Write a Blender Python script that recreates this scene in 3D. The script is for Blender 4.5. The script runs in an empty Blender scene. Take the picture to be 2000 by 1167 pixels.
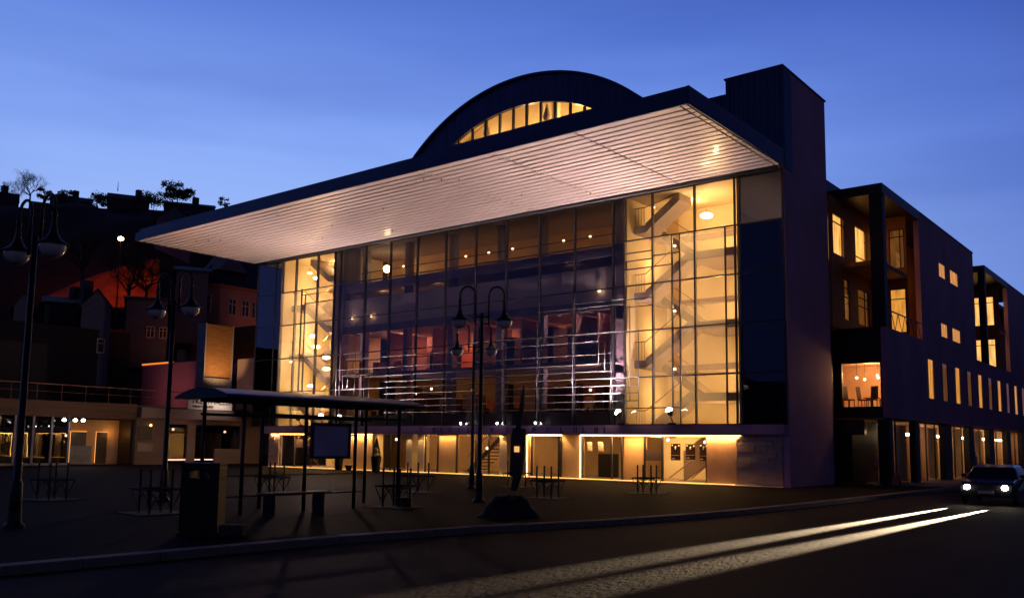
import bpy, bmesh, math, random
from mathutils import Vector, Matrix
random.seed(7)
C = bpy.context.scene
COL = C.collection
R = math.radians

# ---------------------------------------------------------------- camera
yaw, pit, rol = .67431, .11407, .01319
cy_, sy_ = math.cos(yaw), math.sin(yaw); cp, sp = math.cos(pit), math.sin(pit); cr, sr = math.cos(rol), math.sin(rol)
F = Vector((-sy_*cp, cy_*cp, sp)); rt = Vector((cy_, sy_, 0)); up = rt.cross(F)
RX = rt*cr + up*sr; UP = up*cr - rt*sr
CAM = Vector((16.5157, -41.8791, 1.8))
cd = bpy.data.cameras.new('camera'); cam = bpy.data.objects.new('camera', cd); COL.objects.link(cam)
cam.matrix_world = Matrix(((RX.x, UP.x, -F.x, CAM.x), (RX.y, UP.y, -F.y, CAM.y), (RX.z, UP.z, -F.z, CAM.z), (0, 0, 0, 1)))
cd.sensor_width = 36; cd.lens = 36*1763.1/2000; cd.shift_y = 83.5/2000
cd.clip_start = .1; cd.clip_end = 2500
C.camera = cam

# ---------------------------------------------------------------- world: dusk sky
C.view_settings.view_transform = 'Standard'; C.view_settings.look = 'None'
C.view_settings.exposure = 0; C.view_settings.gamma = 1
C.cycles.use_denoising = True
C.cycles.max_bounces = 8; C.cycles.diffuse_bounces = 3; C.cycles.glossy_bounces = 4
C.cycles.transparent_max_bounces = 16; C.cycles.transmission_bounces = 4
C.cycles.sample_clamp_indirect = 4.0; C.cycles.caustics_reflective = False; C.cycles.caustics_refractive = False
W = bpy.data.worlds.new('World'); C.world = W; W.use_nodes = True
wn = W.node_tree; wn.nodes.clear()
def N(t, **k):
    n = wn.nodes.new(t)
    for a, b in k.items(): setattr(n, a, b)
    return n
L = wn.links.new
tc = N('ShaderNodeTexCoord'); nrm = N('ShaderNodeVectorMath', operation='NORMALIZE'); L(tc.outputs['Generated'], nrm.inputs[0])
sx = N('ShaderNodeSeparateXYZ'); L(nrm.outputs[0], sx.inputs[0])
ramp = N('ShaderNodeValToRGB'); L(sx.outputs['Z'], ramp.inputs[0])
cr_ = ramp.color_ramp
cr_.elements[0].position = 0.0; cr_.elements[0].color = (.32, .48, .90, 1)
cr_.elements[1].position = 1.0; cr_.elements[1].color = (.003, .007, .03, 1)
for p, c in ((.14, (.37, .53, .98, 1)), (.23, (.34, .50, .96, 1)), (.32, (.27, .43, .96, 1)), (.43, (.135, .25, .74, 1)), (.56, (.03, .07, .27, 1)), (.70, (.009, .018, .075, 1))):
    e = cr_.elements.new(p); e.color = c
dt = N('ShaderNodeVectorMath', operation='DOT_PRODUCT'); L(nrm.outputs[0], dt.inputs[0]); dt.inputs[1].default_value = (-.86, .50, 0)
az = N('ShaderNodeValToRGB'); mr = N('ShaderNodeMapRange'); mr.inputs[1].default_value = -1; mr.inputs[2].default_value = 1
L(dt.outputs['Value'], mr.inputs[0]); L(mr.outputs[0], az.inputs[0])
a = az.color_ramp; a.elements[0].position = 0; a.elements[0].color = (.20, .14, .14, 1); a.elements[1].position = 1; a.elements[1].color = (1, 1, 1, 1)  # low stops raised: sky glow added opposite the sunset for the right-hand walls
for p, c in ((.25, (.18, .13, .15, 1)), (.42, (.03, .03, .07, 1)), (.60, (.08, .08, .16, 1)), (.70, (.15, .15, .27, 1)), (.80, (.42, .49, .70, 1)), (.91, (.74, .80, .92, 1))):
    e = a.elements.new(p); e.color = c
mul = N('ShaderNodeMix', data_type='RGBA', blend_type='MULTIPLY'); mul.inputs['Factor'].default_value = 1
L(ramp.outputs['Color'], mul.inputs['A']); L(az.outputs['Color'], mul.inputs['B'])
# faint cloud bank
mp = N('ShaderNodeMapping'); mp.inputs['Scale'].default_value = (1.2, 1.2, 7); mp.inputs['Rotation'].default_value = (0.25, 0, 0); L(nrm.outputs[0], mp.inputs[0])
nz = N('ShaderNodeTexNoise'); nz.inputs['Scale'].default_value = 1.6; nz.inputs['Detail'].default_value = 4; L(mp.outputs[0], nz.inputs['Vector'])
cm = N('ShaderNodeMapRange'); cm.inputs[1].default_value = .50; cm.inputs[2].default_value = .70; cm.inputs[3].default_value = 0; cm.inputs[4].default_value = .38; L(nz.outputs['Fac'], cm.inputs[0])
mx = N('ShaderNodeMix', data_type='RGBA', blend_type='MULTIPLY'); L(cm.outputs[0], mx.inputs['Factor']); L(mul.outputs['Result'], mx.inputs['A']); mx.inputs['B'].default_value = (.55, .6, .75, 1)
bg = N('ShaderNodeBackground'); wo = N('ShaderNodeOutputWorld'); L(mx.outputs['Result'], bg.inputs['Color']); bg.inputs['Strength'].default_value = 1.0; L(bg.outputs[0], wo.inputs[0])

# ---------------------------------------------------------------- pixel rays (photo 2000 px wide) for reading sizes off known planes
def ray(px, py): return RX*(px-1000) - UP*(py-667) + F*1763.1
def onx(x, px, py):
    d = ray(px, py); p = CAM + d*((x-CAM.x)/d.x); return p
def ony(y, px, py):
    d = ray(px, py); p = CAM + d*((y-CAM.y)/d.y); return p
def onz(z, px, py):
    d = ray(px, py); p = CAM + d*((z-CAM.z)/d.z); return p
def far(px, py, dist):
    d = ray(px, py); d /= math.hypot(d.x, d.y); return CAM + d*dist

# ---------------------------------------------------------------- materials
def mat(name, col, rough=.6, metal=0, nscale=4, namt=.18, bump=0, bscale=30, coat=0, emit=None, es=0, spec=.5, stretch=None):
    m = bpy.data.materials.new(name); m.use_nodes = True; nt = m.node_tree; b = nt.nodes['Principled BSDF']
    b.inputs['Roughness'].default_value = rough; b.inputs['Metallic'].default_value = metal
    b.inputs['Coat Weight'].default_value = coat; b.inputs['Coat Roughness'].default_value = .08
    b.inputs['Specular IOR Level'].default_value = spec
    tcn = nt.nodes.new('ShaderNodeTexCoord'); mpn = nt.nodes.new('ShaderNodeMapping'); nt.links.new(tcn.outputs['Object'], mpn.inputs[0])
    if stretch: mpn.inputs['Scale'].default_value = stretch
    n = nt.nodes.new('ShaderNodeTexNoise'); n.inputs['Scale'].default_value = nscale; n.inputs['Detail'].default_value = 6
    nt.links.new(mpn.outputs[0], n.inputs['Vector'])
    r = nt.nodes.new('ShaderNodeMapRange'); r.inputs[3].default_value = 1-namt; r.inputs[4].default_value = 1+namt
    r.inputs[1].default_value = .3; r.inputs[2].default_value = .7
    nt.links.new(n.outputs['Fac'], r.inputs[0])
    mxn = nt.nodes.new('ShaderNodeVectorMath'); mxn.operation = 'SCALE'; mxn.inputs[0].default_value = col
    nt.links.new(r.outputs[0], mxn.inputs['Scale']); nt.links.new(mxn.outputs[0], b.inputs['Base Color'])
    if bump:
        n2 = nt.nodes.new('ShaderNodeTexNoise'); n2.inputs['Scale'].default_value = bscale; n2.inputs['Detail'].default_value = 5
        nt.links.new(mpn.outputs[0], n2.inputs['Vector'])
        bp = nt.nodes.new('ShaderNodeBump'); bp.inputs['Strength'].default_value = bump; bp.inputs['Distance'].default_value = .02
        nt.links.new(n2.outputs['Fac'], bp.inputs['Height']); nt.links.new(bp.outputs[0], b.inputs['Normal'])
    if emit:
        b.inputs['Emission Color'].default_value = (*emit, 1); b.inputs['Emission Strength'].default_value = es
    return m
def glass(name, tint, refl=.06, rough=0.0, frost=0, graz=.94):
    m = bpy.data.materials.new(name); m.use_nodes = True; nt = m.node_tree; nt.nodes.clear()
    o = nt.nodes.new('ShaderNodeOutputMaterial'); t = nt.nodes.new('ShaderNodeBsdfTransparent'); t.inputs[0].default_value = (*tint, 1)
    g = nt.nodes.new('ShaderNodeBsdfGlossy'); g.inputs['Roughness'].default_value = rough; g.inputs[0].default_value = (.9, .93, 1, 1)
    ge = nt.nodes.new('ShaderNodeNewGeometry'); vd = nt.nodes.new('ShaderNodeVectorMath'); vd.operation = 'DOT_PRODUCT'; nt.links.new(ge.outputs['Normal'], vd.inputs[0]); nt.links.new(ge.outputs['Incoming'], vd.inputs[1])
    ab = nt.nodes.new('ShaderNodeMath'); ab.operation = 'ABSOLUTE'; nt.links.new(vd.outputs['Value'], ab.inputs[0])
    om = nt.nodes.new('ShaderNodeMath'); om.operation = 'SUBTRACT'; om.inputs[0].default_value = 1; nt.links.new(ab.outputs[0], om.inputs[1])
    pw = nt.nodes.new('ShaderNodeMath'); pw.operation = 'POWER'; pw.inputs[1].default_value = 5; nt.links.new(om.outputs[0], pw.inputs[0])
    ad = nt.nodes.new('ShaderNodeMath'); ad.operation = 'MULTIPLY_ADD'; ad.use_clamp = True; ad.inputs[1].default_value = graz; ad.inputs[2].default_value = .035+refl; nt.links.new(pw.outputs[0], ad.inputs[0])
    # slow ripple of real panes
    tcn = nt.nodes.new('ShaderNodeTexCoord'); n2 = nt.nodes.new('ShaderNodeTexNoise'); n2.inputs['Scale'].default_value = .6; nt.links.new(tcn.outputs['Object'], n2.inputs['Vector'])
    bp = nt.nodes.new('ShaderNodeBump'); bp.inputs['Strength'].default_value = .12; bp.inputs['Distance'].default_value = .02; nt.links.new(n2.outputs['Fac'], bp.inputs['Height']); nt.links.new(bp.outputs[0], g.inputs['Normal'])
    base = t.outputs[0]
    if frost:
        tr = nt.nodes.new('ShaderNodeBsdfTranslucent'); tr.inputs[0].default_value = (.95, .93, .88, 1)
        mf = nt.nodes.new('ShaderNodeMixShader'); mf.inputs[0].default_value = frost; nt.links.new(t.outputs[0], mf.inputs[1]); nt.links.new(tr.outputs[0], mf.inputs[2]); base = mf.outputs[0]
    mi = nt.nodes.new('ShaderNodeMixShader'); nt.links.new(ad.outputs[0], mi.inputs[0]); nt.links.new(base, mi.inputs[1]); nt.links.new(g.outputs[0], mi.inputs[2])
    nt.links.new(mi.outputs[0], o.inputs[0]); return m
def emis(name, col, s):
    m = bpy.data.materials.new(name); m.use_nodes = True; nt = m.node_tree; nt.nodes.clear()
    o = nt.nodes.new('ShaderNodeOutputMaterial'); e = nt.nodes.new('ShaderNodeEmission'); e.inputs[0].default_value = (*col, 1)
    e.inputs[1].default_value = s; nt.links.new(e.outputs[0], o.inputs[0]); return m
def roomglow(name, col, s):
    # lit interior seen through a blind: emission with soft uneven cloth
    m = emis(name, col, s); nt = m.node_tree; e = nt.nodes['Emission'] if 'Emission' in nt.nodes else [n for n in nt.nodes if n.type == 'EMISSION'][0]
    tcn = nt.nodes.new('ShaderNodeTexCoord'); mpn = nt.nodes.new('ShaderNodeMapping'); mpn.inputs['Scale'].default_value = (3, 3, .5); nt.links.new(tcn.outputs['Object'], mpn.inputs[0])
    n = nt.nodes.new('ShaderNodeTexNoise'); n.inputs['Scale'].default_value = 1.2; n.inputs['Detail'].default_value = 3; nt.links.new(mpn.outputs[0], n.inputs['Vector'])
    r = nt.nodes.new('ShaderNodeMapRange'); r.inputs[1].default_value = .25; r.inputs[2].default_value = .75; r.inputs[3].default_value = s*.45; r.inputs[4].default_value = s*1.5
    nt.links.new(n.outputs['Fac'], r.inputs[0]); nt.links.new(r.outputs[0], e.inputs[1]); return m

M = {}
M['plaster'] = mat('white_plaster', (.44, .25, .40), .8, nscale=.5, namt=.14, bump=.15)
M['blueclad'] = mat('zinc_cladding', (.05, .065, .14), .45, .5, nscale=1.2, namt=.3, stretch=(4, 4, .25))
M['fascia'] = mat('fascia_metal', (.055, .065, .13), .45, .5, nscale=.7, namt=.2, stretch=(.4, 1, 1))
M['steel'] = mat('galvanised_steel', (.085, .085, .11), .45, .3, nscale=8, namt=.12)
M['frame'] = mat('dark_frame', (.035, .033, .045), .4, .3, nscale=5)
M['cream'] = mat('cream_wall', (.78, .64, .38), .75, nscale=.8, namt=.06)
M['creamd'] = mat('ochre_wall', (.60, .41, .21), .75, nscale=.8, namt=.12)
M['slab'] = mat('stair_plaster', (.29, .22, .19), .8, nscale=1.5, namt=.08)
M['spandrel'] = mat('white_screen', (.75, .66, .70), .55, nscale=.35, namt=.10)
M['spblue'] = mat('blue_grey_band', (.32, .25, .32), .45, nscale=.5, namt=.15)
M['panelbrown'] = mat('low_panel', (.17, .12, .12), .4, nscale=.6, namt=.15)
M['dark'] = mat('black_metal', (.006, .006, .008), .5, .1, nscale=6)
M['darkwood'] = mat('dark_timber', (.035, .02, .012), .6, nscale=3, namt=.4, stretch=(1, 1, 8))
M['wood'] = mat('larch_cladding', (.30, .135, .045), .6, nscale=2, namt=.35, stretch=(1, .6, 14))
M['timber'] = mat('loggia_timber', (.34, .13, .05), .65, nscale=2, namt=.35, stretch=(8, 8, .7))
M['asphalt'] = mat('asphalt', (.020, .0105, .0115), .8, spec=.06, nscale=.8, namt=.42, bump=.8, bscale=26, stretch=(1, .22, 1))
M['stone'] = mat('rough_stone', (.34, .27, .27), .85, nscale=2, namt=.25, bump=.9, bscale=5, stretch=(.5, .5, 2.2))
M['kerb'] = mat('granite_kerb', (.22, .17, .14), .75, nscale=6, namt=.2, bump=.3)
M['globe'] = emis('lamp_globe', (1, .72, .36), 22)
M['ball'] = emis('ball_lamp', (1, .60, .30), 7)
M['led'] = emis('warm_light_strip', (1, .52, .12), 14)
M['flood'] = emis('floodlight_glass', (1, .82, .58), 60)
M['spotw'] = emis('white_spotlight', (1, .95, .88), 30)
M['opal'] = mat('opal_lens', (.85, .78, .76), .15, nscale=3, namt=.05, coat=.6)
M['foliage'] = mat('foliage', (.025, .035, .02), .8, nscale=20, namt=.4)
M['bark'] = mat('bark', (.03, .024, .02), .85, nscale=12, namt=.3)
M['poster'] = mat('poster_print', (.03, .016, .012), .35, nscale=9, namt=.9, coat=.4)
M['paper'] = mat('pale_paper', (.62, .52, .38), .6, nscale=6, namt=.1)
M['glass'] = glass('facade_glass', (.86, .84, .84), .02)
M['glassdark'] = glass('tinted_glass', (.16, .17, .20), .10)
M['frost'] = glass('frosted_glass', (.95, .93, .88), .03, frost=.19)
M['pane'] = glass('window_glass', (.92, .92, .92), .01, graz=.3)
M['winlit'] = roomglow('warm_blind', (1, .46, .10), 1.7)
M['windim'] = roomglow('dim_curtain', (1, .36, .07), .17)
M['winmid'] = roomglow('half_lit_curtain', (1, .40, .06), 1.0)

# ---------------------------------------------------------------- builders
class MB:
    def __init__(s): s.v = []; s.f = []
    def add(s, vs, fs):
        o = len(s.v); s.v += [Vector(v) for v in vs]; s.f += [tuple(i+o for i in f) for f in fs]; return s
    def box(s, x0, x1, y0, y1, z0, z1):
        x0, x1 = min(x0, x1), max(x0, x1); y0, y1 = min(y0, y1), max(y0, y1); z0, z1 = min(z0, z1), max(z0, z1)
        return s.add([(x0,y0,z0),(x1,y0,z0),(x1,y1,z0),(x0,y1,z0),(x0,y0,z1),(x1,y0,z1),(x1,y1,z1),(x0,y1,z1)],
                     [(0,3,2,1),(4,5,6,7),(0,1,5,4),(1,2,6,5),(2,3,7,6),(3,0,4,7)])
    def bar(s, a, b, w, h=None, upv=(0,0,1)):
        a, b = Vector(a), Vector(b); d = (b-a).normalized(); h = h or w; u = Vector(upv)
        if abs(d.dot(u)) > .98: u = Vector((1,0,0))
        r = d.cross(u).normalized(); u = r.cross(d); r *= w/2; u *= h/2
        return s.add([a-r-u, a+r-u, a+r+u, a-r+u, b-r-u, b+r-u, b+r+u, b-r+u], [(0,1,2,3),(7,6,5,4),(0,4,5,1),(1,5,6,2),(2,6,7,3),(3,7,4,0)])
    def tube(s, pts, r, n=8, cap=True):
        pts = [Vector(p) for p in pts]; rs = r if isinstance(r, (list, tuple)) else [r]*len(pts)
        o = len(s.v); k = len(pts); ref = Vector((.31, .17, .93))
        for i, p in enumerate(pts):
            d = (pts[min(i+1, k-1)]-pts[max(i-1, 0)]).normalized()
            a = d.cross(ref); a = a.normalized() if a.length > .05 else d.cross(Vector((1,0,0))).normalized(); b = d.cross(a)
            for j in range(n):
                t = 2*math.pi*j/n; s.v.append(p + (a*math.cos(t) + b*math.sin(t))*rs[i])
        for i in range(k-1):
            for j in range(n):
                q = (j+1) % n; s.f.append((o+i*n+j, o+i*n+q, o+(i+1)*n+q, o+(i+1)*n+j))
        if cap: s.f.append(tuple(o+j for j in range(n))[::-1]); s.f.append(tuple(o+(k-1)*n+j for j in range(n)))
        return s
    def lathe(s, prof, c=(0,0,0), n=20):
        o = len(s.v); c = Vector(c)
        for r, z in prof:
            for j in range(n):
                t = 2*math.pi*j/n; s.v.append(c+Vector((r*math.cos(t), r*math.sin(t), z)))
        for i in range(len(prof)-1):
            for j in range(n):
                q = (j+1) % n; s.f.append((o+i*n+j, o+i*n+q, o+(i+1)*n+q, o+(i+1)*n+j))
        return s
    def ball(s, c, r, n=12, sz=1):
        return s.lathe([(max(1e-4, r*math.sin(math.pi*i/n)), -r*sz*math.cos(math.pi*i/n)) for i in range(n+1)], c, n)
    def prism(s, pts, a, b):
        # pts: closed outline of 3D points; a,b offset vectors of the two caps
        a, b = Vector(a), Vector(b); n = len(pts); pts = [Vector(p) for p in pts]
        return s.add([p+a for p in pts]+[p+b for p in pts], [tuple(range(n)), tuple(range(2*n-1, n-1, -1))]+[(i, (i+1) % n, n+(i+1) % n, n+i)[::-1] for i in range(n)])
    def build(s, name, m, parent=None, smooth=False, bevel=0):
        off = Vector((0,0,0)); q = parent
        while q: off += q.location; q = q.parent
        me = bpy.data.meshes.new(name); me.from_pydata([tuple(v-off) for v in s.v], [], s.f)
        bm = bmesh.new(); bm.from_mesh(me); bmesh.ops.recalc_face_normals(bm, faces=bm.faces); bm.to_mesh(me); bm.free()
        me.materials.append(M[m] if isinstance(m, str) else m)
        if smooth: me.shade_smooth()
        o = bpy.data.objects.new(name, me); COL.objects.link(o); o.parent = parent
        if bevel:
            bv = o.modifiers.new('bevel', 'BEVEL'); bv.width = bevel; bv.segments = 2; bv.limit_method = 'ANGLE'
        return o
def thing(name, label, cat, loc=(0,0,0), group=None):
    o = bpy.data.objects.new(name, None); COL.objects.link(o); o.location = loc; o.empty_display_size = .2
    o['label'] = label; o['category'] = cat
    if group: o['group'] = group
    return o
def tag(o, label, cat, group=None):
    o['label'] = label; o['category'] = cat
    if group: o['group'] = group
    return o
def structure(o): o['kind'] = 'structure'; return o
def copy_tree(o, parent=None):
    c = o.copy(); COL.objects.link(c); c.parent = parent
    for ch in [k for k in kids.get(o.name, [])]: copy_tree(ch, c)
    return c
kids = {}
def index():
    kids.clear()
    for o in COL.objects:
        if o.parent: kids.setdefault(o.parent.name, []).append(o)
def dup(o, loc, rz=0, label=None):
    index(); c = copy_tree(o); c.location = loc; c.rotation_euler.z = rz
    if label: c['label'] = label
    return c
def lamp(kind, loc, energy, col, parent=None, size=.2, aim=None, cone=None, blend=.5, sizey=None):
    ld = bpy.data.lights.new('light', kind); ld.energy = energy; ld.color = col
    if kind == 'AREA':
        ld.size = size
        if sizey: ld.shape = 'RECTANGLE'; ld.size_y = sizey
    else: ld.shadow_soft_size = size
    if kind == 'SPOT': ld.spot_size = R(cone or 90); ld.spot_blend = blend
    o = bpy.data.objects.new('light', ld); COL.objects.link(o)
    off = Vector((0,0,0)); q = parent
    while q: off += q.location; q = q.parent
    o.location = Vector(loc)-off; o.parent = parent
    if aim is not None: o.rotation_euler = (Vector(aim)-Vector(loc)).to_track_quat('-Z', 'Y').to_euler()
    return o
WARM = (1, .60, .25); AMBER = (1, .42, .10)
ORD = ['first', 'second', 'third', 'fourth', 'fifth', 'sixth', 'seventh', 'eighth', 'ninth', 'tenth', 'eleventh', 'twelfth']

# ================================================================= GROUND
def paving():
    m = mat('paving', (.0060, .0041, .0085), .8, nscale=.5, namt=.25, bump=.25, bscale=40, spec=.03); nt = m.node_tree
    b = nt.nodes['Principled BSDF']; tcn = [n for n in nt.nodes if n.type == 'TEX_COORD'][0]
    br = nt.nodes.new('ShaderNodeTexBrick'); br.inputs['Scale'].default_value = 1; br.inputs['Brick Width'].default_value = .9; br.inputs['Row Height'].default_value = .6
    br.inputs['Mortar Size'].default_value = .012; br.inputs['Color1'].default_value = (1, 1, 1, 1); br.inputs['Color2'].default_value = (.5, .5, .55, 1); br.inputs['Mortar'].default_value = (.3, .3, .3, 1)
    nt.links.new(tcn.outputs['Object'], br.inputs['Vector'])
    src = b.inputs['Base Color'].links[0].from_socket; mm = nt.nodes.new('ShaderNodeMix'); mm.data_type = 'RGBA'; mm.blend_type = 'MULTIPLY'; mm.inputs['Factor'].default_value = 1
    nt.links.new(src, mm.inputs['A']); nt.links.new(br.outputs['Color'], mm.inputs['B']); nt.links.new(mm.outputs['Result'], b.inputs['Base Color'])
    return m
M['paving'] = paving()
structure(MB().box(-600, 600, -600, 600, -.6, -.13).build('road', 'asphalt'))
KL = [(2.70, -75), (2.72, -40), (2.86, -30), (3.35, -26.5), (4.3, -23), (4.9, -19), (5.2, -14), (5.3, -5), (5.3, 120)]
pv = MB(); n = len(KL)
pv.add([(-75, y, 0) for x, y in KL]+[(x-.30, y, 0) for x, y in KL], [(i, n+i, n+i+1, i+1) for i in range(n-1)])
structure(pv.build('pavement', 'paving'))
kb = MB()
for i in range(n-1):
    a, b = Vector((*KL[i], 0)), Vector((*KL[i+1], 0)); Ls = (b-a).length; k = max(1, round(Ls/1.2))
    for j in range(k):
        p, q = a.lerp(b, (j+.006)/k), a.lerp(b, (j+.994)/k); d = (q-p).normalized(); nr = Vector((-d.y, d.x, 0))
        kb.prism([p+nr*.31, p, q, q+nr*.31], (0,0,-.14), (0,0,.012))
structure(kb.build('kerb', 'kerb', bevel=.015))

# ---- terrain
def hill(name, o, u, half, s0, s1, H, seed, m, trees=0):
    u = Vector((*u, 0)).normalized(); v = Vector((-u.y, u.x, 0)); rnd = random.Random(seed)
    ph = [rnd.uniform(0, 6.28) for _ in range(8)]; vs = []; fs = []; ns, nl = 40, 90
    for i in range(ns+1):
        s = s0-6+(s1+90-s0)*i/ns
        for j in range(nl+1):
            l = -half+2*half*j/nl
            t = max(0, min(1, (s-s0)/(s1-s0))); h = H*(t*t*(3-2*t))
            h *= 1+.05*math.sin(l/23+ph[0])+.035*math.sin(l/9+ph[1]+s/30)
            h += t*(.9*math.sin(l/4.3+ph[2]+s/6)+.7*math.sin(l/2.1+ph[3]-s/5))
            e = min(1, max(0, (half-abs(l))/(half*.3))); h *= e
            p = Vector((o[0], o[1], 0))+u*s+v*l; vs.append((p.x, p.y, h-.3))
    for i in range(ns):
        for j in range(nl): a = i*(nl+1)+j; fs.append((a, a+1, a+nl+2, a+nl+1))
    return structure(MB().add(vs, fs).build(name, m, smooth=True))
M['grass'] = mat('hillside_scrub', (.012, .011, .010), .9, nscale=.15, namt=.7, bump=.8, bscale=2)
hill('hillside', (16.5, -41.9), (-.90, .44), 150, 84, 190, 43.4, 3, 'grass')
hill('unseen_hill', (16.5, -41.9), (.97, .25), 150, 34, 90, 20, 11, 'grass')  # unseen, added to block low sky mirrored in the right wing
hill('unseen_hill', (16.5, -41.9), (-.50, -.86), 330, 95, 170, 20, 5, 'grass')

# ================================================================= THEATRE
T = thing('theatre_building', 'large glass fronted theatre with wide flat lit canopy and arched roof window', 'theatre', (-21, 3, 0))
X0, X1 = -42.6, 0.0
# tower wall (right side) and masses
m = MB()
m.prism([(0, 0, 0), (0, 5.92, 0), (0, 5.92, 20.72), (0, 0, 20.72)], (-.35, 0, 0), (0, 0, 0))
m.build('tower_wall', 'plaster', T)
m = MB(); m.box(-3, -.36, .02, 5.9, 15.9, 20.70); m.box(-4.05, -3.0, .3, 5.9, 15.9, 19.93); m.box(-42.3, -4.05, 7.2, 26, 0, 19.9)
m.box(-42.3, -4.06, .3, 7.2, 16.2, 19.7)
m.build('roof_block', 'blueclad', T)
m = MB()
x = -4.05
while x < -.05:
    w = random.choice((.22, .30, .38)); m.box(x, min(x+w-.015, 0.02), -.02-random.random()*.03, .04, 15.66, (19.95 if x < -3.05 else 20.74)); x += w
y = 0.05
while y < 1.05:
    m.box(0.0, .03+random.random()*.015, y, y+.24, 15.5, 20.6); y += .25
m.build('metal_cladding', 'blueclad', T)
m = MB(); m.box(-3.1, .06, -.06, 6.0, 20.70, 20.78); m.build('coping', 'fascia', T)
m = MB(); m.box(-.36, -.05, .05, .6, 2.5, 15.6); m.box(-2.3, -.3, 6.5, 7, 0, 15); m.build('shadow_gap', 'frame', T)

# canopy
zc = 15.63
slats = MB(); nb = 19; xs = [-42.7+.12]; step = 2.9
jx = [-40.0, -35.0, -30.0, -25.0, -20.0, -15.2, -10.4, -5.6, -.35]
prev = -42.62
for b in range(nb):
    y0 = -10.0+.09+b*(9.78/nb); y1 = y0+9.78/nb-.030
    p = -42.6
    for q in jx[5:]+[-.06]:
        slats.box(p, q-.09, y0, y1-.095, zc, zc+.05); p = q
slats.build('canopy_soffit', mat('white_soffit_panels', (.72, .62, .62), .38, nscale=.25, namt=.07, coat=.25), T)
m = MB(); m.box(-42.66, 0, -9.96, -.15, zc+.16, zc+.3); m.build('canopy_deck', 'dark', T)
m = MB(); m.box(-42.72, 0.0, -10.06, -9.99, zc-.02, zc+.54)
m.box(-42.72, -42.66, -9.99, -.2, zc-.02, zc+.54); m.box(-.03, 0.02, -9.99, .0, zc-.02, zc+.78)
m.build('fascia', 'fascia', T)
m = MB(); m.box(-42.5, -.02, -9.90, -9.5, zc+.57, zc+.80); m.box(-42.6, -.02, -9.5, .3, zc+.56, zc+.66); m.build('roof_edge', 'fascia', T)
m = MB()
for q in range(1, 17): m.box(-42.7+q*2.5, -42.7+q*2.5+.02, -10.063, -10.05, zc, zc+.52)
m.build('fascia_joint', 'frame', T)
m = MB(); m.tube([(-41.0, -.22, zc-.12), (-.35, -.22, zc-.12)], .075, 10); m.build('gutter_rail', 'steel', T, smooth=True)
for x, y in ((-39, -7.6), (-38.2, -7.2), (-37.4, -6.8), (-28.5, -8.7), (-27.8, -5), (-15.9, -8.9), (-15.2, -8.3), (-14.5, -7.7), (-13.6, -3.5), (-10.4, -1.5), (-25.6, -1.8), (-22, -6), (-31, -3.1)):
    m = MB(); m.tube([(x, y, zc+.01), (x, y, zc-.13)], .022, 6); m.build('sprinkler_head', 'dark', T)

# arched lantern
cx, cz, Ro, Ri = -16.75, 11.13, 13.08, 11.37
def arc(r, a0, a1, k, y): return [Vector((cx+r*math.cos(a0+(a1-a0)*i/k), y, cz+r*math.sin(a0+(a1-a0)*i/k))) for i in range(k+1)]
a0 = math.asin((19.6-cz)/Ro); A1 = arc(Ro, a0, math.pi-a0, 48, 0)
b0 = math.asin((21.10-cz)/Ri); B1 = arc(Ri, b0, math.pi-b0, 48, 0)
m = MB(); vs = A1+B1; fs = [(i, i+1, 50+i, 49+i) for i in range(48)]
m.add(vs, fs)
zb = A1[0].z
m.add([A1[0], B1[0], Vector((B1[0].x, 0, zb)), B1[-1], Vector((B1[-1].x, 0, zb)), A1[-1]], [(0, 1, 2), (2, 1, 3, 4), (4, 3, 5)])
m.add([v+Vector((0, .25, 0)) for v in B1]+B1, [(i, i+1, 50+i, 49+i) for i in range(48)])
m.build('arch_front', 'blueclad', T)
m = MB(); A2 = arc(Ro+.10, a0, math.pi-a0, 48, -.18); A3 = arc(Ro-.03, a0, math.pi-a0, 48, -.18); k = 49
A4 = [v+Vector((0, 22, 0)) for v in A2]
m.add(A2+A3+A4+[v+Vector((0, .2, 0)) for v in A3], [(i, i+1, k+i+1, k+i) for i in range(48)]+[(i, i+1, 2*k+i+1, 2*k+i) for i in range(48)]+[(k+i, k+i+1, 3*k+i+1, 3*k+i) for i in range(48)])
m.build('arched_roof', 'fascia', T)
m = MB()
for q in (-26.2, -25.1, -24.0, -22.85, -21.67, -20.52, -19.38, -18.26, -17.19, -16.15, -15.07, -13.99, -12.91, -11.9):
    if abs(q-cx) < Ri-.2:
        zt = cz+math.sqrt(Ri**2-(q-cx)**2)
        if zt > 21.2: MB().box(q-.07, q+.07, .08, .22, 21.12, zt).build('window_mullion', 'frame', T)
m = MB(); m.add([v+Vector((0, .2, 0)) for v in B1], [tuple(range(49))]); m.build('arch_window', 'pane', T)
m = MB(); m.add([v+Vector((0, 2.9, 0)) for v in A3], [tuple(range(49))]); m.add([(-26, .3, 21.0), (-8, .3, 21.0), (-8, 3, 21.0), (-26, 3, 21.0)], [(0,1,2,3)])
m.add([v+Vector((0, .3, .1)) for v in A3]+[v+Vector((0, 3, .1)) for v in A3], [(i, i+1, k+i+1, k+i) for i in range(48)])
m.box(-20.5, -20.2, 1.2, 1.5, 21, 23.2); m.box(-15.0, -14.6, 1.2, 1.5, 21, 23.2)
m.build('lantern_room', 'cream', T)
for q in (-20.5, -17, -13.5): lamp('POINT', (q, 1.5, 21.45), 200, WARM, T, .15)
m = MB()
m.lathe([(.02, .9), (.10, .6), (.26, .1), (.20, -.1), (.03, -.2)], (-15.1, .8, 21.6), 10); m.lathe([(.02, .9), (.10, .6), (.22, .1), (.03, -.2)], (-19.9, .8, 21.5), 10)
m.build('roof_curtain', 'slab', T, smooth=True)

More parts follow.
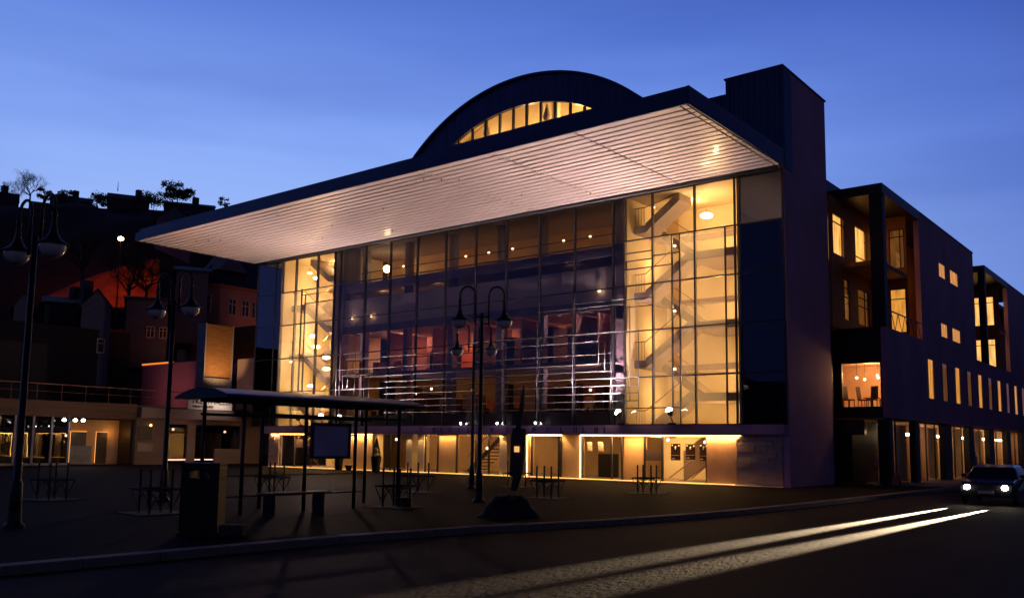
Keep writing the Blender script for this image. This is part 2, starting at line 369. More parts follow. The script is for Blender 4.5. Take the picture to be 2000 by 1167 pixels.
# --- curtain wall
MX = [-42.35, -40.1, -39.42, -37.7, -35.2, -33.33, -32.7, -30.05, -27.6, -25.05, -22.5, -19.95, -17.47, -14.95, -12.45, -9.86, -9.13, -7.37, -4.88, -2.65, -2.35, -.12]
ZL = [2.98, 5.5, 8.0, 10.5, 13.0, 15.45]
def frame_kind(i, j):
    x = (MX[i]+MX[i+1])/2; z = (ZL[j]+ZL[j+1])/2
    st = -9.13 < x < -2.65 or -39.42 < x < -33.33
    if st:
        if j == 4: return 'pane'
        if j == 3 and x < -33: return 'frost'
        return 'frost'
    if x > -2.65 or x < -39.42: return 'glassdark'
    return 'glass'
for i in range(len(MX)-1):
    if MX[i+1]-MX[i] < .35: continue
    for j in range(5):
        kd = frame_kind(i, j); g = .03; x0, x1, z0, z1 = MX[i]+g, MX[i+1]-g, ZL[j]+g, ZL[j+1]-g
        pcs = [(x0, x1, z0, z1, kd)]
        if kd == 'frost':
            xm = (MX[i]+MX[i+1])/2
            if -7.37 < xm < -4.88 and j >= 1: pcs = [(x0, -6.22, z0, z1, 'frost'), (-6.20, -5.75, z0, z1, 'pane'), (-5.73, x1, z0, z1, 'frost')]
            elif -4.88 < xm < -2.65: pcs = [(x0, -3.18, z0, z1, 'frost'), (-3.16, x1, z0, z1, 'pane')]
            elif -9.13 < xm < -7.37 and j == 3: pcs = [(x0, x1, z0, 11.40, 'frost'), (x0, x1, 11.42, 11.85, 'pane'), (x0, x1, 11.87, z1, 'frost')]
            elif -9.13 < xm < -7.37 and j in (1, 2): pcs = [(x0, x1, z0, z1, 'pane')]
            elif -37.7 < xm < -35.2: pcs = [(x0, -36.95, z0, z1, 'frost'), (-36.93, -36.5, z0, z1, 'pane'), (-36.48, x1, z0, z1, 'frost' if j > 1 else 'pane')]
            elif -35.2 < xm < -33.3: pcs = [(x0, x1, z0, z1, 'pane' if j < 3 else 'frost')] if j != 3 else [(x0, x1, z0, 11.95, 'frost'), (x0, x1, 11.97, 12.6, 'pane'), (x0, x1, 12.62, z1, 'frost')]
        for a, b, c, d, kk in pcs:
            o = MB().box(a, b, -.012, .012, c, d).build('window_pane', kk, T)
mm = MB
for x in MX:
    wd = .055 if x in (-40.1, -2.65, -33.33) else .075
    m = MB().box(x-wd/2, x+wd/2, -.06, .14, 2.98, 15.5); m.build('mullion', 'frame', T)
for z in ZL:
    MB().box(-42.3, -.1, -.045, .10, z-.03, z+.03).build('transom', 'frame', T)
for x, z0, z1 in ((-6.2, 3.9, 13.0), (-5.74, 3.0, 13.0), (-3.17, 3.0, 13.0), (-36.94, 5.5, 13.1), (-36.5, 5.5, 12.65)): MB().box(x-.03, x+.03, -.055, .05, z0, z1).build('glazing_bar', 'frame', T)
for x0, x1, z in ((-9.1, -7.37, 11.41), (-9.1, -7.37, 11.86), (-7.37, -6.2, 11.41), (-7.37, -5.74, 12.0), (-9.1, -7.37, 12.3), (-36.9, -33.4, 12.62), (-36.5, -33.4, 11.96), (-9.1, -5.75, 3.86), (-9.1, -7.37, 9.75), (-9.1, -7.37, 9.33)): MB().box(x0, x1, -.05, .05, z-.022, z+.022).build('glazing_bar', 'frame', T)
# silver outrigger bars lit by the floodlights
yb = -.16
bars = [((-27.7, -8.15), 3.84), ((-27.7, -8.15), 4.25), ((-27.7, -8.15), 4.67), ((-27.7, -8.15), 5.09), ((-32.6, -8.15), 5.50), ((-27.7, -9.9), 5.90), ((-27.7, -10.7), 6.32), ((-32.0, -27.7), 6.45),
        ((-32.5, -9.9), 6.86), ((-31.6, -10.7), 7.58), ((-21, -9.1), 8.04), ((-14.95, -9.1), 9.52), ((-12.45, -9.1), 9.78), ((-31.9, -29.8), 7.98)]
for (a, b), z in bars: MB().tube([(a, yb, z), (b, yb, z)], .026, 6).build('steel_rail', 'steel', T, smooth=True)
for x, z0, z1 in ((-9.9, 3.0, 9.8), (-10.7, 6.3, 7.6), (-10.3, 5.9, 7.6), (-12.45, 3.0, 9.8), (-14.95, 3.3, 8.9), (-8.7, 4.25, 9.4), (-8.17, 3.84, 8.04), (-31.4, 5.5, 10.1), (-30.65, 3.9, 10.1), (-31.9, 5.5, 8), (-32.6, 5.1, 10.1), (-30.2, 3.9, 6.9), (-29.7, 3.9, 6.9), (-29.2, 3.9, 6.9), (-17.47, 3.3, 7)):
    MB().tube([(x, yb, z0), (x, yb, z1)], .026, 6).build('steel_post', 'steel', T, smooth=True)

# --- inner facade of the middle part
xa, xb = -33.2, -9.25
m = MB(); m.box(xa, xb, .55, .62, 10.0, 11.88); m.build('screen_panel', 'spandrel', T)
m = MB()
for z0, z1 in ((12.42, 12.98), (9.45, 9.97)): m.box(xa, xb, .45, .62, z0, z1)
m.box(xa, -31.2, .5, .62, 12.98, 15.5); m.build('floor_band', 'spblue', T)
m = MB(); m.box(xa, xb, .45, .62, 2.98, 3.72); m.build('low_panel', 'panelbrown', T)
m = MB()
for z in (6.42, 9.6, 12.6): m.box(xa, xb, .62, 6.4, z, z+.22)
m.build('floor_slab', 'slab', T)
m = MB(); m.box(xa, xb, .62, 6.4, 2.75, 2.95); m.build('restaurant_floor', 'creamd', T)
m = MB(); m.box(xa, xb, .2, 6.4, 15.5, 15.6); m.build('top_ceiling', 'slab', T)
for z0, z1, mt, y in ((2.95, 6.42, 'creamd', 6.2), (6.64, 9.6, 'room_pink', 5.6), (9.82, 12.6, 'creamd', 4.0), (12.82, 15.5, 'creamd', 5.0)):
    if mt == 'room_pink': M[mt] = mat('pink_room_wall', (.42, .20, .17), .8, nscale=.4, namt=.3)
    m = MB(); m.box(xa, xb, y, y+.1, z0, z1); m.build('back_wall', mt, T)
for q, x in enumerate([-31.3, -27.0, -22.9, -18.8, -15.6, -10.1]):
    MB().box(x-.22, x+.22, 1.0, 1.45, 2.95, 15.5).build('column', 'spblue', T)
m = MB()
for x in (-28.9, -24.6, -21.0, -17.2, -13.2, -11.6): m.box(x-.06, x+.06, 1.2, 5.0, 6.64, 9.45)
m.build('partition_wall', 'room_pink', T)
m = MB()
for x0, x1 in ((-14.6, -12.6), (-12.0, -10.5), (-17.2, -15.9)): m.box(x0, x1, 2.4, 2.5, 7.0, 8.9)
m.build('hanging_screen', 'spblue', T)
m = MB()
for z in (7.55, 13.75): m.tube([(xa, .75, z), (xb, .75, z)], .03, 6)
x = xa
while x < xb: m.tube([(x, .75, 6.64), (x, .75, 7.55)], .015, 5); x += 1.27
m.build('gallery_railing', 'frame', T)
M['orange'] = mat('orange_wall', (.62, .16, .03), .7, nscale=1, namt=.3)
m = MB(); m.box(-31.1, -29.4, 3.3, 3.4, 8.3, 8.9); m.box(-29.4, -28.9, 2.8, 2.9, 8.25, 8.8); m.build('ceiling_panel', 'cream', T)
m = MB(); m.box(-31.1, -28.2, 1.9, 2.0, 6.7, 7.5); m.box(-16.5, -10.3, 4.9, 5.0, 6.64, 7.5); m.build('counter', 'orange', T)
# warm light inside the middle rooms
for x, e in ((-30, 30), (-26, 22), (-22, 14), (-18, 12), (-14, 14), (-11, 12)):
    lamp('AREA', (x, 3.4, 9.3), e*6, (1, .46, .25), T, 1.0, aim=(x, 4.5, 7))
for x, e in ((-31, 10), (-27, 12), (-23, 10), (-19, 10), (-15, 8), (-11.5, 8)):
    lamp('AREA', (x, 3.0, 6.2), e*1.3, AMBER, T, 1.2, aim=(x, 4.6, 3))
for x, e in ((-30, 15), (-25.5, 8), (-21, 7), (-16, 6), (-12, 6)):
    lamp('AREA', (x, 2.4, 13.1), e*2.2, AMBER, T, .8, aim=(x, 4.8, 13.9))
for x, e in ((-30.4, 10), (-28, 8), (-25, 4), (-14, 1.5)):
    lamp('AREA', (x, 1.8, 12.45), e*2, WARM, T, .6, aim=(x, 3.5, 11.9))

rr = random.Random(12)
for x in (-30.4, -28.1, -26.2, -24.3, -22.0, -20.1, -18.0, -16.4, -14.2, -12.6, -10.6):
    w = rr.uniform(.5, 1.3); MB().box(x, x+w, 3.2+rr.uniform(0, 2), 5.4, 2.95, rr.uniform(4.9, 6.3)).build('room_divider', rr.choice(['darkwood', 'panelbrown', 'creamd', 'darkwood']), T)
    MB().box(x+w+.2, x+w+.75, 5.3, 5.36, 4.1, 4.9).build('picture', rr.choice(['orange', 'poster', 'paper']), T)
for x in (-30, -25.8, -23.4, -19.2, -16.0, -13.2, -11.6):
    w = rr.uniform(.3, .8); MB().box(x, x+w, 2.2, 4.4, 6.7, rr.uniform(7.9, 9.2)).build('cabinet', rr.choice(['darkwood', 'spblue', 'orange']), T)
# --- stair towers
def stair_tower(xl, xr, xin0, xin1, flip, E_):
    yb_ = 4.6
    m = MB(); m.box(xl, xr, yb_, yb_+.12, 2.95, 15.55); m.box(xl-.1, xl, .15, yb_, 2.95, 15.55); m.box(xr, xr+.1, .15, yb_, 2.95, 15.55); m.box(xl, xr, .2, yb_, 15.5, 15.58)
    m.build('stairwell_wall', 'cream', T)
    st = MB(); hr = MB()
    lo, hi = (xin0, xin1)        # x where front flight begins (low end) / ends (high end)
    endlo, endhi = (xl, xr) if not flip else (xr, xl)
    for z in (2.75, 6.5, 10.25, 14.0):
        # landing at low end
        st.box(endlo, lo, .9, 4.4, z-.42, z)
        hr.tube([(endlo, .95, z+1.02), (lo, .95, z+1.02)], .03, 6)
        for q in range(4): xx = endlo+(lo-endlo)*(q+.5)/4; hr.tube([(xx, .95, z), (xx, .95, z+1.0)], .013, 5)
        zt = z+1.875
        if zt > 15.5:
            fr = (15.5-z)/1.875; hx = lo+(hi-lo)*fr; zt2 = 15.5
        else: hx, zt2 = hi, zt
        st.prism([(lo, 1, z-.42), (lo, 1, z+.10), (hx, 1, zt2+.10), (hx, 1, zt2-.42)], (0, -.08, 0), (0, 1.3, 0))
        hr.tube([(lo, .95, z+1.02), (hx, .95, min(zt2+1.02, 15.5))], .03, 6)
        if zt < 15.2:
            st.box(hi, endhi, .9, 4.4, zt-.42, zt)
            hr.tube([(hi, .95, zt+1.0), (endhi, .95, zt+1.0)], .028, 6)
            st.prism([(hi, 1, zt-.42), (hi, 1, zt+.1), (lo, 1, zt+1.975), (lo, 1, zt+1.455)], (0, 1.7, 0), (0, 3.1, 0))
            hr.tube([(hi, 2.7, zt+1.0), (lo, 2.7, zt+2.87)], .028, 6)
    for z in (2.95, 6.5, 10.25, 14.0):
        a_ = endlo+(lo-endlo)*.5; d_ = MB(); d_.box(a_-.45, a_+.45, yb_-.06, yb_, z, min(z+2.1, 15.4)); d_.build('stairwell_door', 'creamd', T)
        b_ = endhi+(hi-endhi)*.5; zz = z+1.875
        if zz < 15: MB().box(b_-.35, b_+.35, yb_-.05, yb_, zz+.9, min(zz+1.9, 15.4)).build('picture', 'poster', T)
        MB().box(xl, xr, yb_-.12, yb_-.001, z-.35, z-.02).build('floor_edge', 'slab', T)
    st.build('staircase', 'slab', T); hr.build('handrail', 'timber', T)
    for z, q in ((3.6, .8), (5.7, 1.5), (9.5, 1.7), (13.2, 1.8), (15.1, 1.1)):
        lamp('POINT', (endhi+(endlo-endhi)*(.35 if z < 14 else .6), 2.6, z), E_*q, WARM, T, .10)
    for z in (4.6, 8.1, 11.9):
        lamp('POINT', (endlo+(endhi-endlo)*.16, 2.8, z), E_*.75, WARM, T, .10)
        lamp('POINT', ((lo+hi)/2, .55, z-.6), E_*.06, WARM, T, .25)
stair_tower(-9.05, -2.6, -8.35, -5.7, False, 135)
stair_tower(-39.3, -33.4, -35.1, -37.8, True, 185)
m = MB(); m.box(-2.55, -.4, 1.4, 1.5, 2.98, 15.5); m.box(-42.2, -39.5, 1.6, 1.7, 2.98, 15.5); m.build('lobby_screen', 'frame', T)
m = MB(); m.box(-9.86, -9.16, .3, 1.0, 2.98, 15.5); m.box(-33.2, -32.7, .3, 1.0, 2.98, 15.5); m.build('service_column', 'spblue', T)
# band over the ground floor
m = MB(); m.box(-41.0, -.2, -.20, .3, 2.50, 2.95); m.box(-41.0, -.2, -.14, .3, 2.44, 2.50); m.build('band_course', 'plaster', T)
m = MB()
for i, x in enumerate((-24.2, -23.1, -22.4, -21.7, -20.9, -20.2, -18.3, -17.1, -15.2, -14.2, -13.2, -12.3, -11.7, -10.9, -10.3)):
    t = i % 5; zz = 2.56
    m.box(x, x+.04, -.235, -.20, zz, zz+.30)
    if t in (0, 2): m.box(x+.04, x+.18, -.235, -.20, zz, zz+.04)
    if t in (1, 3): m.box(x+.16, x+.20, -.235, -.20, zz, zz+.30)
    if t == 3: m.box(x+.04, x+.16, -.235, -.20, zz+.13, zz+.17)
m.build('sign_letter', mat('blue_letters', (.04, .04, .30), .3, .3), T)

# --- ground floor
G = 'facade_glass'
m = MB(); m.box(-40.2, -9.3, 6.5, 6.6, 0, 2.5); m.build('foyer_back_wall', 'creamd', T)
m = MB(); m.box(-9.3, -2.7, 4.3, 4.4, 0, 2.5); m.box(-38.9, -32.6, 4.5, 4.6, 0, 2.5); m.box(-40, -2.6, .0, 6.5, 2.50, 2.6); m.build('foyer_wall', 'cream', T)
m = MB(); m.box(-40.2, -.4, .1, 7, .0, .03); m.build('foyer_floor', 'slab', T)
for x0, x1 in ((-2.7, -.36), (-40.1, -38.9)):
    m = MB(); rr = random.Random(2)
    z = .0
    while z < 2.4:
        h = rr.choice((.2, .26, .32)); x = x0
        while x < x1-.02:
            w = rr.uniform(.45, 1.1); m.box(x, min(x+w, x1)-.012, -.02-rr.random()*.05, .25, z, min(z+h, 2.44)-.014); x += w
        z += h
    m.box(x0, x1, .0, .3, 0, 2.44); m.build('stone_wall', 'stone', T, bevel=.012)
m = MB(); m.box(-4.34, -2.74, .0, .08, .02, 2.42); m.build('service_door', mat('tan_door', (.55, .34, .20), .5, nscale=1), T)
for xw in (-32.55, -28.9): pass
for q in ((-32.6, -28.9, .05, .35), (-13.3, -11.95, .10, .35), (-22.85, -21.3, .12, .3), (-15.8, -15.5, .0, .4), (-9.35, -8.0, .35, .45)): MB().box(*q, 0, 2.44).build('plastered_wall', 'creamd', T)
for x in (-25.35, -24.3, -17.5): MB().box(x-.28, x+.28, -.02, .5, 0, 2.44).build('lit_pier', 'cream', T)
MB().box(-16.95, -15.8, -.03, .4, 0, 2.44).build('dark_pier', 'panelbrown', T)
for x0, x1 in ((-38.85, -37.2), (-37.2, -35.3), (-35.3, -32.65), (-28.8, -25.7), (-24.0, -22.9), (-21.3, -19.7), (-19.7, -17.85), (-15.45, -13.35), (-11.9, -9.35), (-7.95, -6.9), (-6.9, -4.4)):
    o = MB().box(x0+.04, x1-.04, .10, .12, .05, 2.40).build('shop_window', 'pane', T)
m = MB()
for x in (-38.87, -37.2, -35.3, -32.63, -28.83, -27.2, -24.0, -22.9, -21.3, -19.7, -18.7, -15.45, -13.35, -11.92, -10.0, -9.35, -7.95, -6.9, -4.38, -2.72): MB().box(x-.035, x+.035, .04, .16, 0, 2.44).build('window_frame', 'frame', T)
for x0, x1, e in ((-15.65, -13.25, 1), (-11.98, -2.5, 1), (-39.9, -32.6, 1), (-32.6, -28.9, .6)):
    MB().tube([(x0, -.02, 2.405), (x1, -.02, 2.405)], .028, 6).build('light_strip', 'led', T)
MB().tube([(-15.72, -.03, 0.05), (-15.72, -.03, 2.4)], .018, 6).build('light_strip', 'led', T)
MB().tube([(-11.98, -.03, 0.05), (-11.98, -.03, 2.4)], .018, 6).build('light_strip', 'led', T)
M['sillglow'] = emis('threshold_glow', (1, .50, .10), 2.4)
MB().tube([(-39.8, -.10, .03), (-2.8, -.10, .03)], .022, 6).build('light_strip', 'sillglow', T)  # glowing tube added to imitate strip light falling on the threshold
m = MB(); m.box(-40.2, -.3, -.62, .02, .002, .020); m.build('threshold', 'paper', T)
for x0, x1, e in ((-39.8, -29, 70), (-24, -17.6, 22), (-15.6, -13.3, 20), (-11.9, -2.6, 75)):
    lamp('AREA', ((x0+x1)/2, -.08, 2.36), e*2.2, (1, .50, .16), T, x1-x0, aim=((x0+x1)/2, -.4, 0), sizey=.06)
    lamp('AREA', ((x0+x1)/2, -.08, 2.36), e*2.6, (1, .52, .16), T, x1-x0, aim=((x0+x1)/2, .08, 0), sizey=.05)
for x, e in ((-25.35, 16), (-24.3, 16), (-17.5, 15), (-29.2, 14), (-12.9, 14), (-15.65, 8), (-31.8, 8)):
    lamp('SPOT', (x, -.30, 2.40), e*1.3, WARM, T, .04, aim=(x, .05, 0), cone=75, blend=.35)
for x, y, e in ((-37.5, 2.5, 70), (-34.5, 2.5, 70), (-27, 3, 16), (-23.5, 3.4, 18), (-20.3, 4, 18), (-18.6, 2.5, 8), (-14.2, 3.5, 5), (-10.7, 3, 4), (-8.0, 2.3, 66), (-5.2, 2.6, 90)):
    lamp('POINT', (x, y, 2.2), e*3.6, WARM, T, .12)
# foyer stair seen through the glass
m = MB()
for k_ in range(9): m.box(-22.4+k_*.28, -22.0+k_*.28, 2.6, 3.9, .2+k_*.22, .26+k_*.22)
m.bar((-22.5, 2.6, .1), (-19.8, 2.6, 2.3), .06, .28); m.build('foyer_stair', 'frame', T)
m = MB(); m.tube([(-22.6, 2.55, 1.0), (-20.9, 2.55, 2.4)], .03, 6); m.tube([(-7.0, 1.0, .2), (-4.8, 1.0, 1.75)], .03, 6); m.tube([(-5.9, 1.4, .2), (-4.6, 1.4, 1.2)], .03, 6); m.tube([(-37.2, 1.0, 1.4), (-35.4, 1.0, .1)], .03, 6); m.tube([(-35.3, 1.2, 1.5), (-33.8, 1.2, .1)], .03, 6)
m.build('foyer_handrail', 'timber', T)
m = MB(); m.prism([(-6.9, 2.4, 0), (-4.6, 2.4, 1.5), (-4.6, 2.4, 2.5), (-5.6, 2.4, 2.5), (-6.9, 2.4, 1.6)], (0, 0, 0), (0, .2, 0)); m.build('foyer_stair_flank', 'slab', T)
MB().box(-8.0, -7.05, .2, .22, 1.1, 1.65).build('notice_board', 'panelbrown', T)
MB().box(-14.4, -13.4, 1.2, 1.3, 0, 2.4).build('foyer_curtain', 'dark', T)
MB().box(-11.6, -10.3, 1.2, 1.3, .1, 1.4).build('ticket_counter', 'dark', T)

# things on the theatre front
def poster(x0, x1, z0, z1, lab, dots, mt='poster', y=.04):
    t = thing('poster', lab, 'poster', ((x0+x1)/2, y, z0), 'posters on the theatre windows')
    MB().box(x0, x1, y, y+.03, z0, z1).build('poster_board', mt, t)
    w = x1-x0; f = MB()
    if dots:
        for dx, dz, r in ((.15, .9, .05), (.5, .80, .05), (.85, .88, .05), (.48, .70, .035)): f.ball((x0+w*dx, y-.005, z0+(z1-z0)*dz), r*.9, 8)
        f.build('printed_light', 'paper', t); f = MB()
        f.box(x0+.05*w, x1-.1*w, y-.004, y, z0+.28*(z1-z0), z0+.30*(z1-z0)); f.box(x0+.08*w, x0+.4*w, y-.004, y, z0+.08*(z1-z0), z0+.13*(z1-z0)); f.build('printed_line', 'paper', t)
    return t
poster(-6.37, -5.83, 1.15, 2.0, 'dark poster with lights, leftmost of three on the window right of the door', 1)
poster(-5.52, -4.98, 1.2, 1.98, 'dark poster in pale frame, middle of three on the right window', 1)
poster(-4.74, -4.30, 1.15, 2.0, 'dark poster with lights, right one of three beside the tan door', 1)
poster(-11.55, -11.25, 1.55, 2.05, 'small cream notice on the dark glass door, left one', 0, 'paper')
poster(-10.85, -10.53, 1.55, 2.05, 'small cream notice on the dark glass door, right one', 0, 'paper')
poster(-37.0, -36.3, 1.45, 2.05, 'plain brown poster on the glass beside the left stone wall', 0, 'panelbrown')
poster(-35.9, -35.35, 1.4, 2.2, 'dark poster with lights on the glass of the left entrance', 1)

def floodlight(x, z, aim, lab, e):
    t = thing('floodlight', lab, 'floodlight', (x, -.5, 2.95), 'floodlights on the band below the glass front')
    MB().box(x-.22, x+.22, -.62, -.2, 2.95, 3.05).build('base_bracket', 'dark', t)
    m = MB(); m.tube([(x, -.5, 3.05), (x, -.75, 3.35)], .03, 6); m.build('arm', 'dark', t)
    a_ = Vector(aim)-Vector((x, -.8, z)); a_.normalize(); p = Vector((x, -.8, z))
    MB().tube([p-a_*.18, p-a_*.05, p+a_*.12], [.07, .15, .19], 14).build('housing', 'dark', t)
    MB().ball(p+a_*.10, .175, 14).build('lens', 'flood', t, smooth=True)  # lens enlarged to a glowing ball to show glare
    lamp('SPOT', p+a_*.2, e, (1, .71, .64), t, .15, aim=aim, cone=142, blend=.8)
    return t
FE = 13500
floodlight(-8.95, 3.5, (-16.5, -6.5, 15.6), 'floodlight at the left edge of the bright right stairwell', FE*2.6)
floodlight(-5.94, 3.55, (-9.5, -6, 15.6), 'dazzling floodlight in front of the bright right stairwell', FE*.9)
floodlight(-35.8, 3.5, (-37, -6.0, 15.6), 'left floodlight of the pair seen above the bus shelter', FE)
floodlight(-33.3, 3.55, (-25, -7.0, 15.6), 'right floodlight of the pair seen above the bus shelter', FE*1.5)
for i, x in enumerate((-20.7, -17.8, -14.95)):
    t = thing('spotlight', 'tiny white spotlight on the band course, %s from the left' % ORD[i], 'spotlight', (x, -.25, 2.95), 'tiny white spotlights on the band course')
    MB().tube([(x, -.25, 2.95), (x, -.25, 3.03)], .045, 8).build('housing', 'dark', t); MB().ball((x, -.27, 3.09), .05, 8, 1.4).build('lens', 'spotw', t)

# ball lamps in the foyers
def ball_lamp(x, z, y, lab, grp):
    t = thing('ball_lamp', lab, 'lamp', (x, y, z), grp)
    MB().ball((x, y, z), .085, 10).build('globe', 'ball', t, smooth=True); MB().tube([(x, y, z+.08), (x, y, z+.3)], .012, 5).build('stem', 'dark', t)
for i, x in enumerate((-28.9, -23.0, -21, -19, -15, -13.05, -11.05)): ball_lamp(x, 14.28, 2.5, 'small round lamp in the top foyer row, %s from the left' % ORD[i], 'ball lamps in the top foyer')
for i, x in enumerate((-31.7, -29.74, -11.0)): ball_lamp(x, 10.55 if i < 2 else 10.5, .35, ['small round lamp below the white screen at the left end', 'small round lamp above the pale lit ceiling panel', 'small round lamp beside the right stairwell at mid height'][i], 'ball lamps above the second floor')
t = thing('ball_lamp', 'large glowing globe lamp at the left end of the top foyer', 'lamp', (-30.6, 2.5, 14.3)); MB().ball((-30.6, 2.5, 14.3), .26, 14).build('globe', 'globe', t, smooth=True); MB().tube([(-30.6, 2.5, 14.5), (-30.6, 2.5, 15.5)], .015, 5).build('stem', 'dark', t)
# disc lamps in the stairwells
def disc(x, y, z, r, lab):
    t = thing('disc_lamp', lab, 'lamp', (x, y, z), 'flat glowing lamps in the stairwells')
    MB().ball((x, y, z), r, 14, .42).build('shade', 'globe', t, smooth=True); MB().tube([(x, y, z+r*.3), (x, y, z+.35)], .02, 6).build('stem', 'steel', t)
for i, (px, py, r) in enumerate(((612, 656, .25), (617, 677, .30), (637, 698, .27), (637, 720, .27), (606, 753, .22), (570, 706, .16), (605, 533, .15), (617, 543, .2))):
    p = ony(.7 if i > 0 else .8, px, py)
    disc(p.x, p.y, p.z, r, ['glowing flat lamp in the left stairwell, just right of the upper bars', 'second glowing flat lamp from the top in the left stairwell', 'glowing flat lamp in the left stairwell at the right edge, upper one', 'glowing flat lamp in the left stairwell at the right edge, lower one', 'lowest round lamp in the left stairwell above the shelter roof', 'small bright lamp at the far left of the left stairwell', 'small lamp near the top of the left stairwell, left one', 'small lamp near the top of the left stairwell, right one'][i])
p = ony(1.6, 1380, 421); disc(p.x, p.y, p.z, .34, 'wide flat glowing lamp under the top landing of the right stairwell')
for i, (px, py) in enumerate(((1277, 405), (1357, 410), (1318, 480), (1318, 607), (1318, 720), (1277, 680))):
    p = ony(.5, px, py); t = thing('ball_lamp', 'pinpoint lamp in the right stairwell, %s' % ['by the upper left handrail', 'by the mullion under the top flight', 'in the narrow clear strip near its top', 'in the narrow clear strip at its middle', 'in the narrow clear strip near its foot', 'on the lower left handrail'][i], 'lamp', p, 'pinpoint lamps in the right stairwell')
    MB().ball(p, .055, 8).build('globe', 'globe', t); MB().tube([p, p+Vector((0, .2, 0))], .012, 5).build('stem', 'dark', t)

for i, (x, z, y) in enumerate(((-27.1, 5.2, 2.2), (-25.6, 5.5, 2.2), (-22.6, 5.4, 3), (-20.2, 4.6, 3), (-13.0, 5.1, 2.5), (-11.4, 4.4, 2.5), (-27.9, 4.3, 2.0))):
    ball_lamp(x, z, y, 'small glowing lamp inside the brown restaurant, %s from the left' % ORD[i], 'lamps inside the restaurant')
for i, (x, z) in enumerate(((-37.9, 2.1), (-35.9, 1.9), (-33.6, 1.3), (-28.2, 2.1), (-26.9, 1.9), (-23.6, 2.1), (-20.9, 2.0), (-20.1, 1.6), (-18.4, 2.1), (-7.4, 2.2), (-5.2, 2.1))):
    ball_lamp(x, z, 1.6, 'small glowing lamp inside the ground floor foyer, %s from the left' % ORD[i], 'lamps inside the foyer')
# furniture in the restaurant
def chair_proto(name='dining_chair', label='dark dining chair', cat='chair'):
    t = thing(name, label, cat)
    MB().box(-.22, .22, -.22, .22, .42, .47).build('seat', 'darkwood', t)
    MB().prism([(-.22, .20, .47), (.22, .20, .47), (.21, .28, 1.0), (-.21, .28, 1.0)], (0, 0, 0), (0, .03, 0)).build('backrest', 'darkwood', t)
    for a in (-1, 1):
        for b in (-1, 1): MB().bar((a*.19, b*.19, 0), (a*.19, b*.19, .42), .035).build('leg', 'darkwood', t)
    return t
def table_proto():
    t = thing('dining_table', 'dining table', 'table')
    MB().lathe([(.001, .72), (.45, .72), (.45, .75), (.001, .75)], n=20).build('table_top', 'darkwood', t); MB().tube([(0, 0, 0), (0, 0, .72)], .035, 8).build('table_leg', 'dark', t)
    MB().lathe([(.001, .03), (.26, .02), (.26, 0), (.001, 0)], n=16).build('foot', 'dark', t); return t
ch = chair_proto(); tb = table_proto(); first = True
gz = 3.06
# raised dais so the diners sit at the glass
MB().box(xa+.3, xb-.3, .7, 3.2, 2.95, gz).build('dais', 'creamd', T)
names = ['left end of the restaurant', 'left of the left lamp post', 'just behind the lamp posts', 'right of the lamp posts', 'behind the stacked rails', 'right end of the restaurant']
for i, x in enumerate((-29.6, -25.2, -21.2, -17.0, -13.6, -11.0)):
    if i == 0: tb.location = (x, 1.7, gz)
    t2 = tb if i == 0 else dup(tb, (x, 1.7, gz))
    t2['label'] = 'round dining table behind the glass, %s' % names[i]; t2['group'] = 'tables in the restaurant'
    for s, sd in ((-1, 'left'), (1, 'right')):
        if first: c = ch; c.location = (x+s*.75, 1.6, gz); c.rotation_euler.z = -s*1.35; first = False
        else: c = dup(ch, (x+s*.75, 1.6, gz), -s*1.35+random.uniform(-.3, .3))
        c['label'] = 'dark dining chair on the %s side of the table, %s' % (sd, names[i]); c['group'] = 'chairs in the restaurant'

exec_after = []
# ================================================================= RIGHT BUILDING
def wall_holes(mb, ax, p0, p1, a0, a1, z0, z1, holes):
    # wall slab thick p0..p1 along axis ax ('x' or 'y'), spanning a0..a1 on the other axis, with rectangular holes (a0,a1,z0,z1)
    As = sorted({a0, a1, *[h[0] for h in holes], *[h[1] for h in holes]}); Zs = sorted({z0, z1, *[h[2] for h in holes], *[h[3] for h in holes]})
    As = [a for a in As if a0 <= a <= a1]; Zs = [z for z in Zs if z0 <= z <= z1]
    for j in range(len(Zs)-1):
        run = None
        for i in range(len(As)):
            solid = False
            if i < len(As)-1:
                ca, cz_ = (As[i]+As[i+1])/2, (Zs[j]+Zs[j+1])/2
                solid = not any(h[0] < ca < h[1] and h[2] < cz_ < h[3] for h in holes)
            if solid and run is None: run = As[i]
            if not solid and run is not None:
                if ax == 'x': mb.box(p0, p1, run, As[i], Zs[j], Zs[j+1])
                else: mb.box(run, As[i], p0, p1, Zs[j], Zs[j+1])
                run = None
    return mb
B = thing('apartment_building', 'white plastered apartment block with timber loggias, shops below, right of the theatre', 'building', (1, 30, 0))
small = [(19.2, 21.0, 12.8, 13.8), (22.1, 24.5, 12.8, 13.8), (19.2, 21.0, 8.95, 9.9), (22.1, 24.5, 8.95, 9.9)]
tall = [(15.4+3.38*i, 15.4+3.38*i+1.68, 4.87, 7.32) for i in range(13)]
m = MB()
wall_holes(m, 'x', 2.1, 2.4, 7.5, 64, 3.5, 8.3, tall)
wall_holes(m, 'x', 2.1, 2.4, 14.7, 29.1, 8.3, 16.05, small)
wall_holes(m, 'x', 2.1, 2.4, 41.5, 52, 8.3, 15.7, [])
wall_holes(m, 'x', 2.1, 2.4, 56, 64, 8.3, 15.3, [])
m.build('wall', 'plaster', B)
m = MB(); wall_holes(m, 'y', 7.5, 7.7, -.6, 2.09, 3.5, 8.25, [(.0, 2.02, 4.1, 6.42)]); m.box(-.3, 2.1, 7.44, 7.5, 8.25, 8.33); m.build('front_panel', 'dark', B)
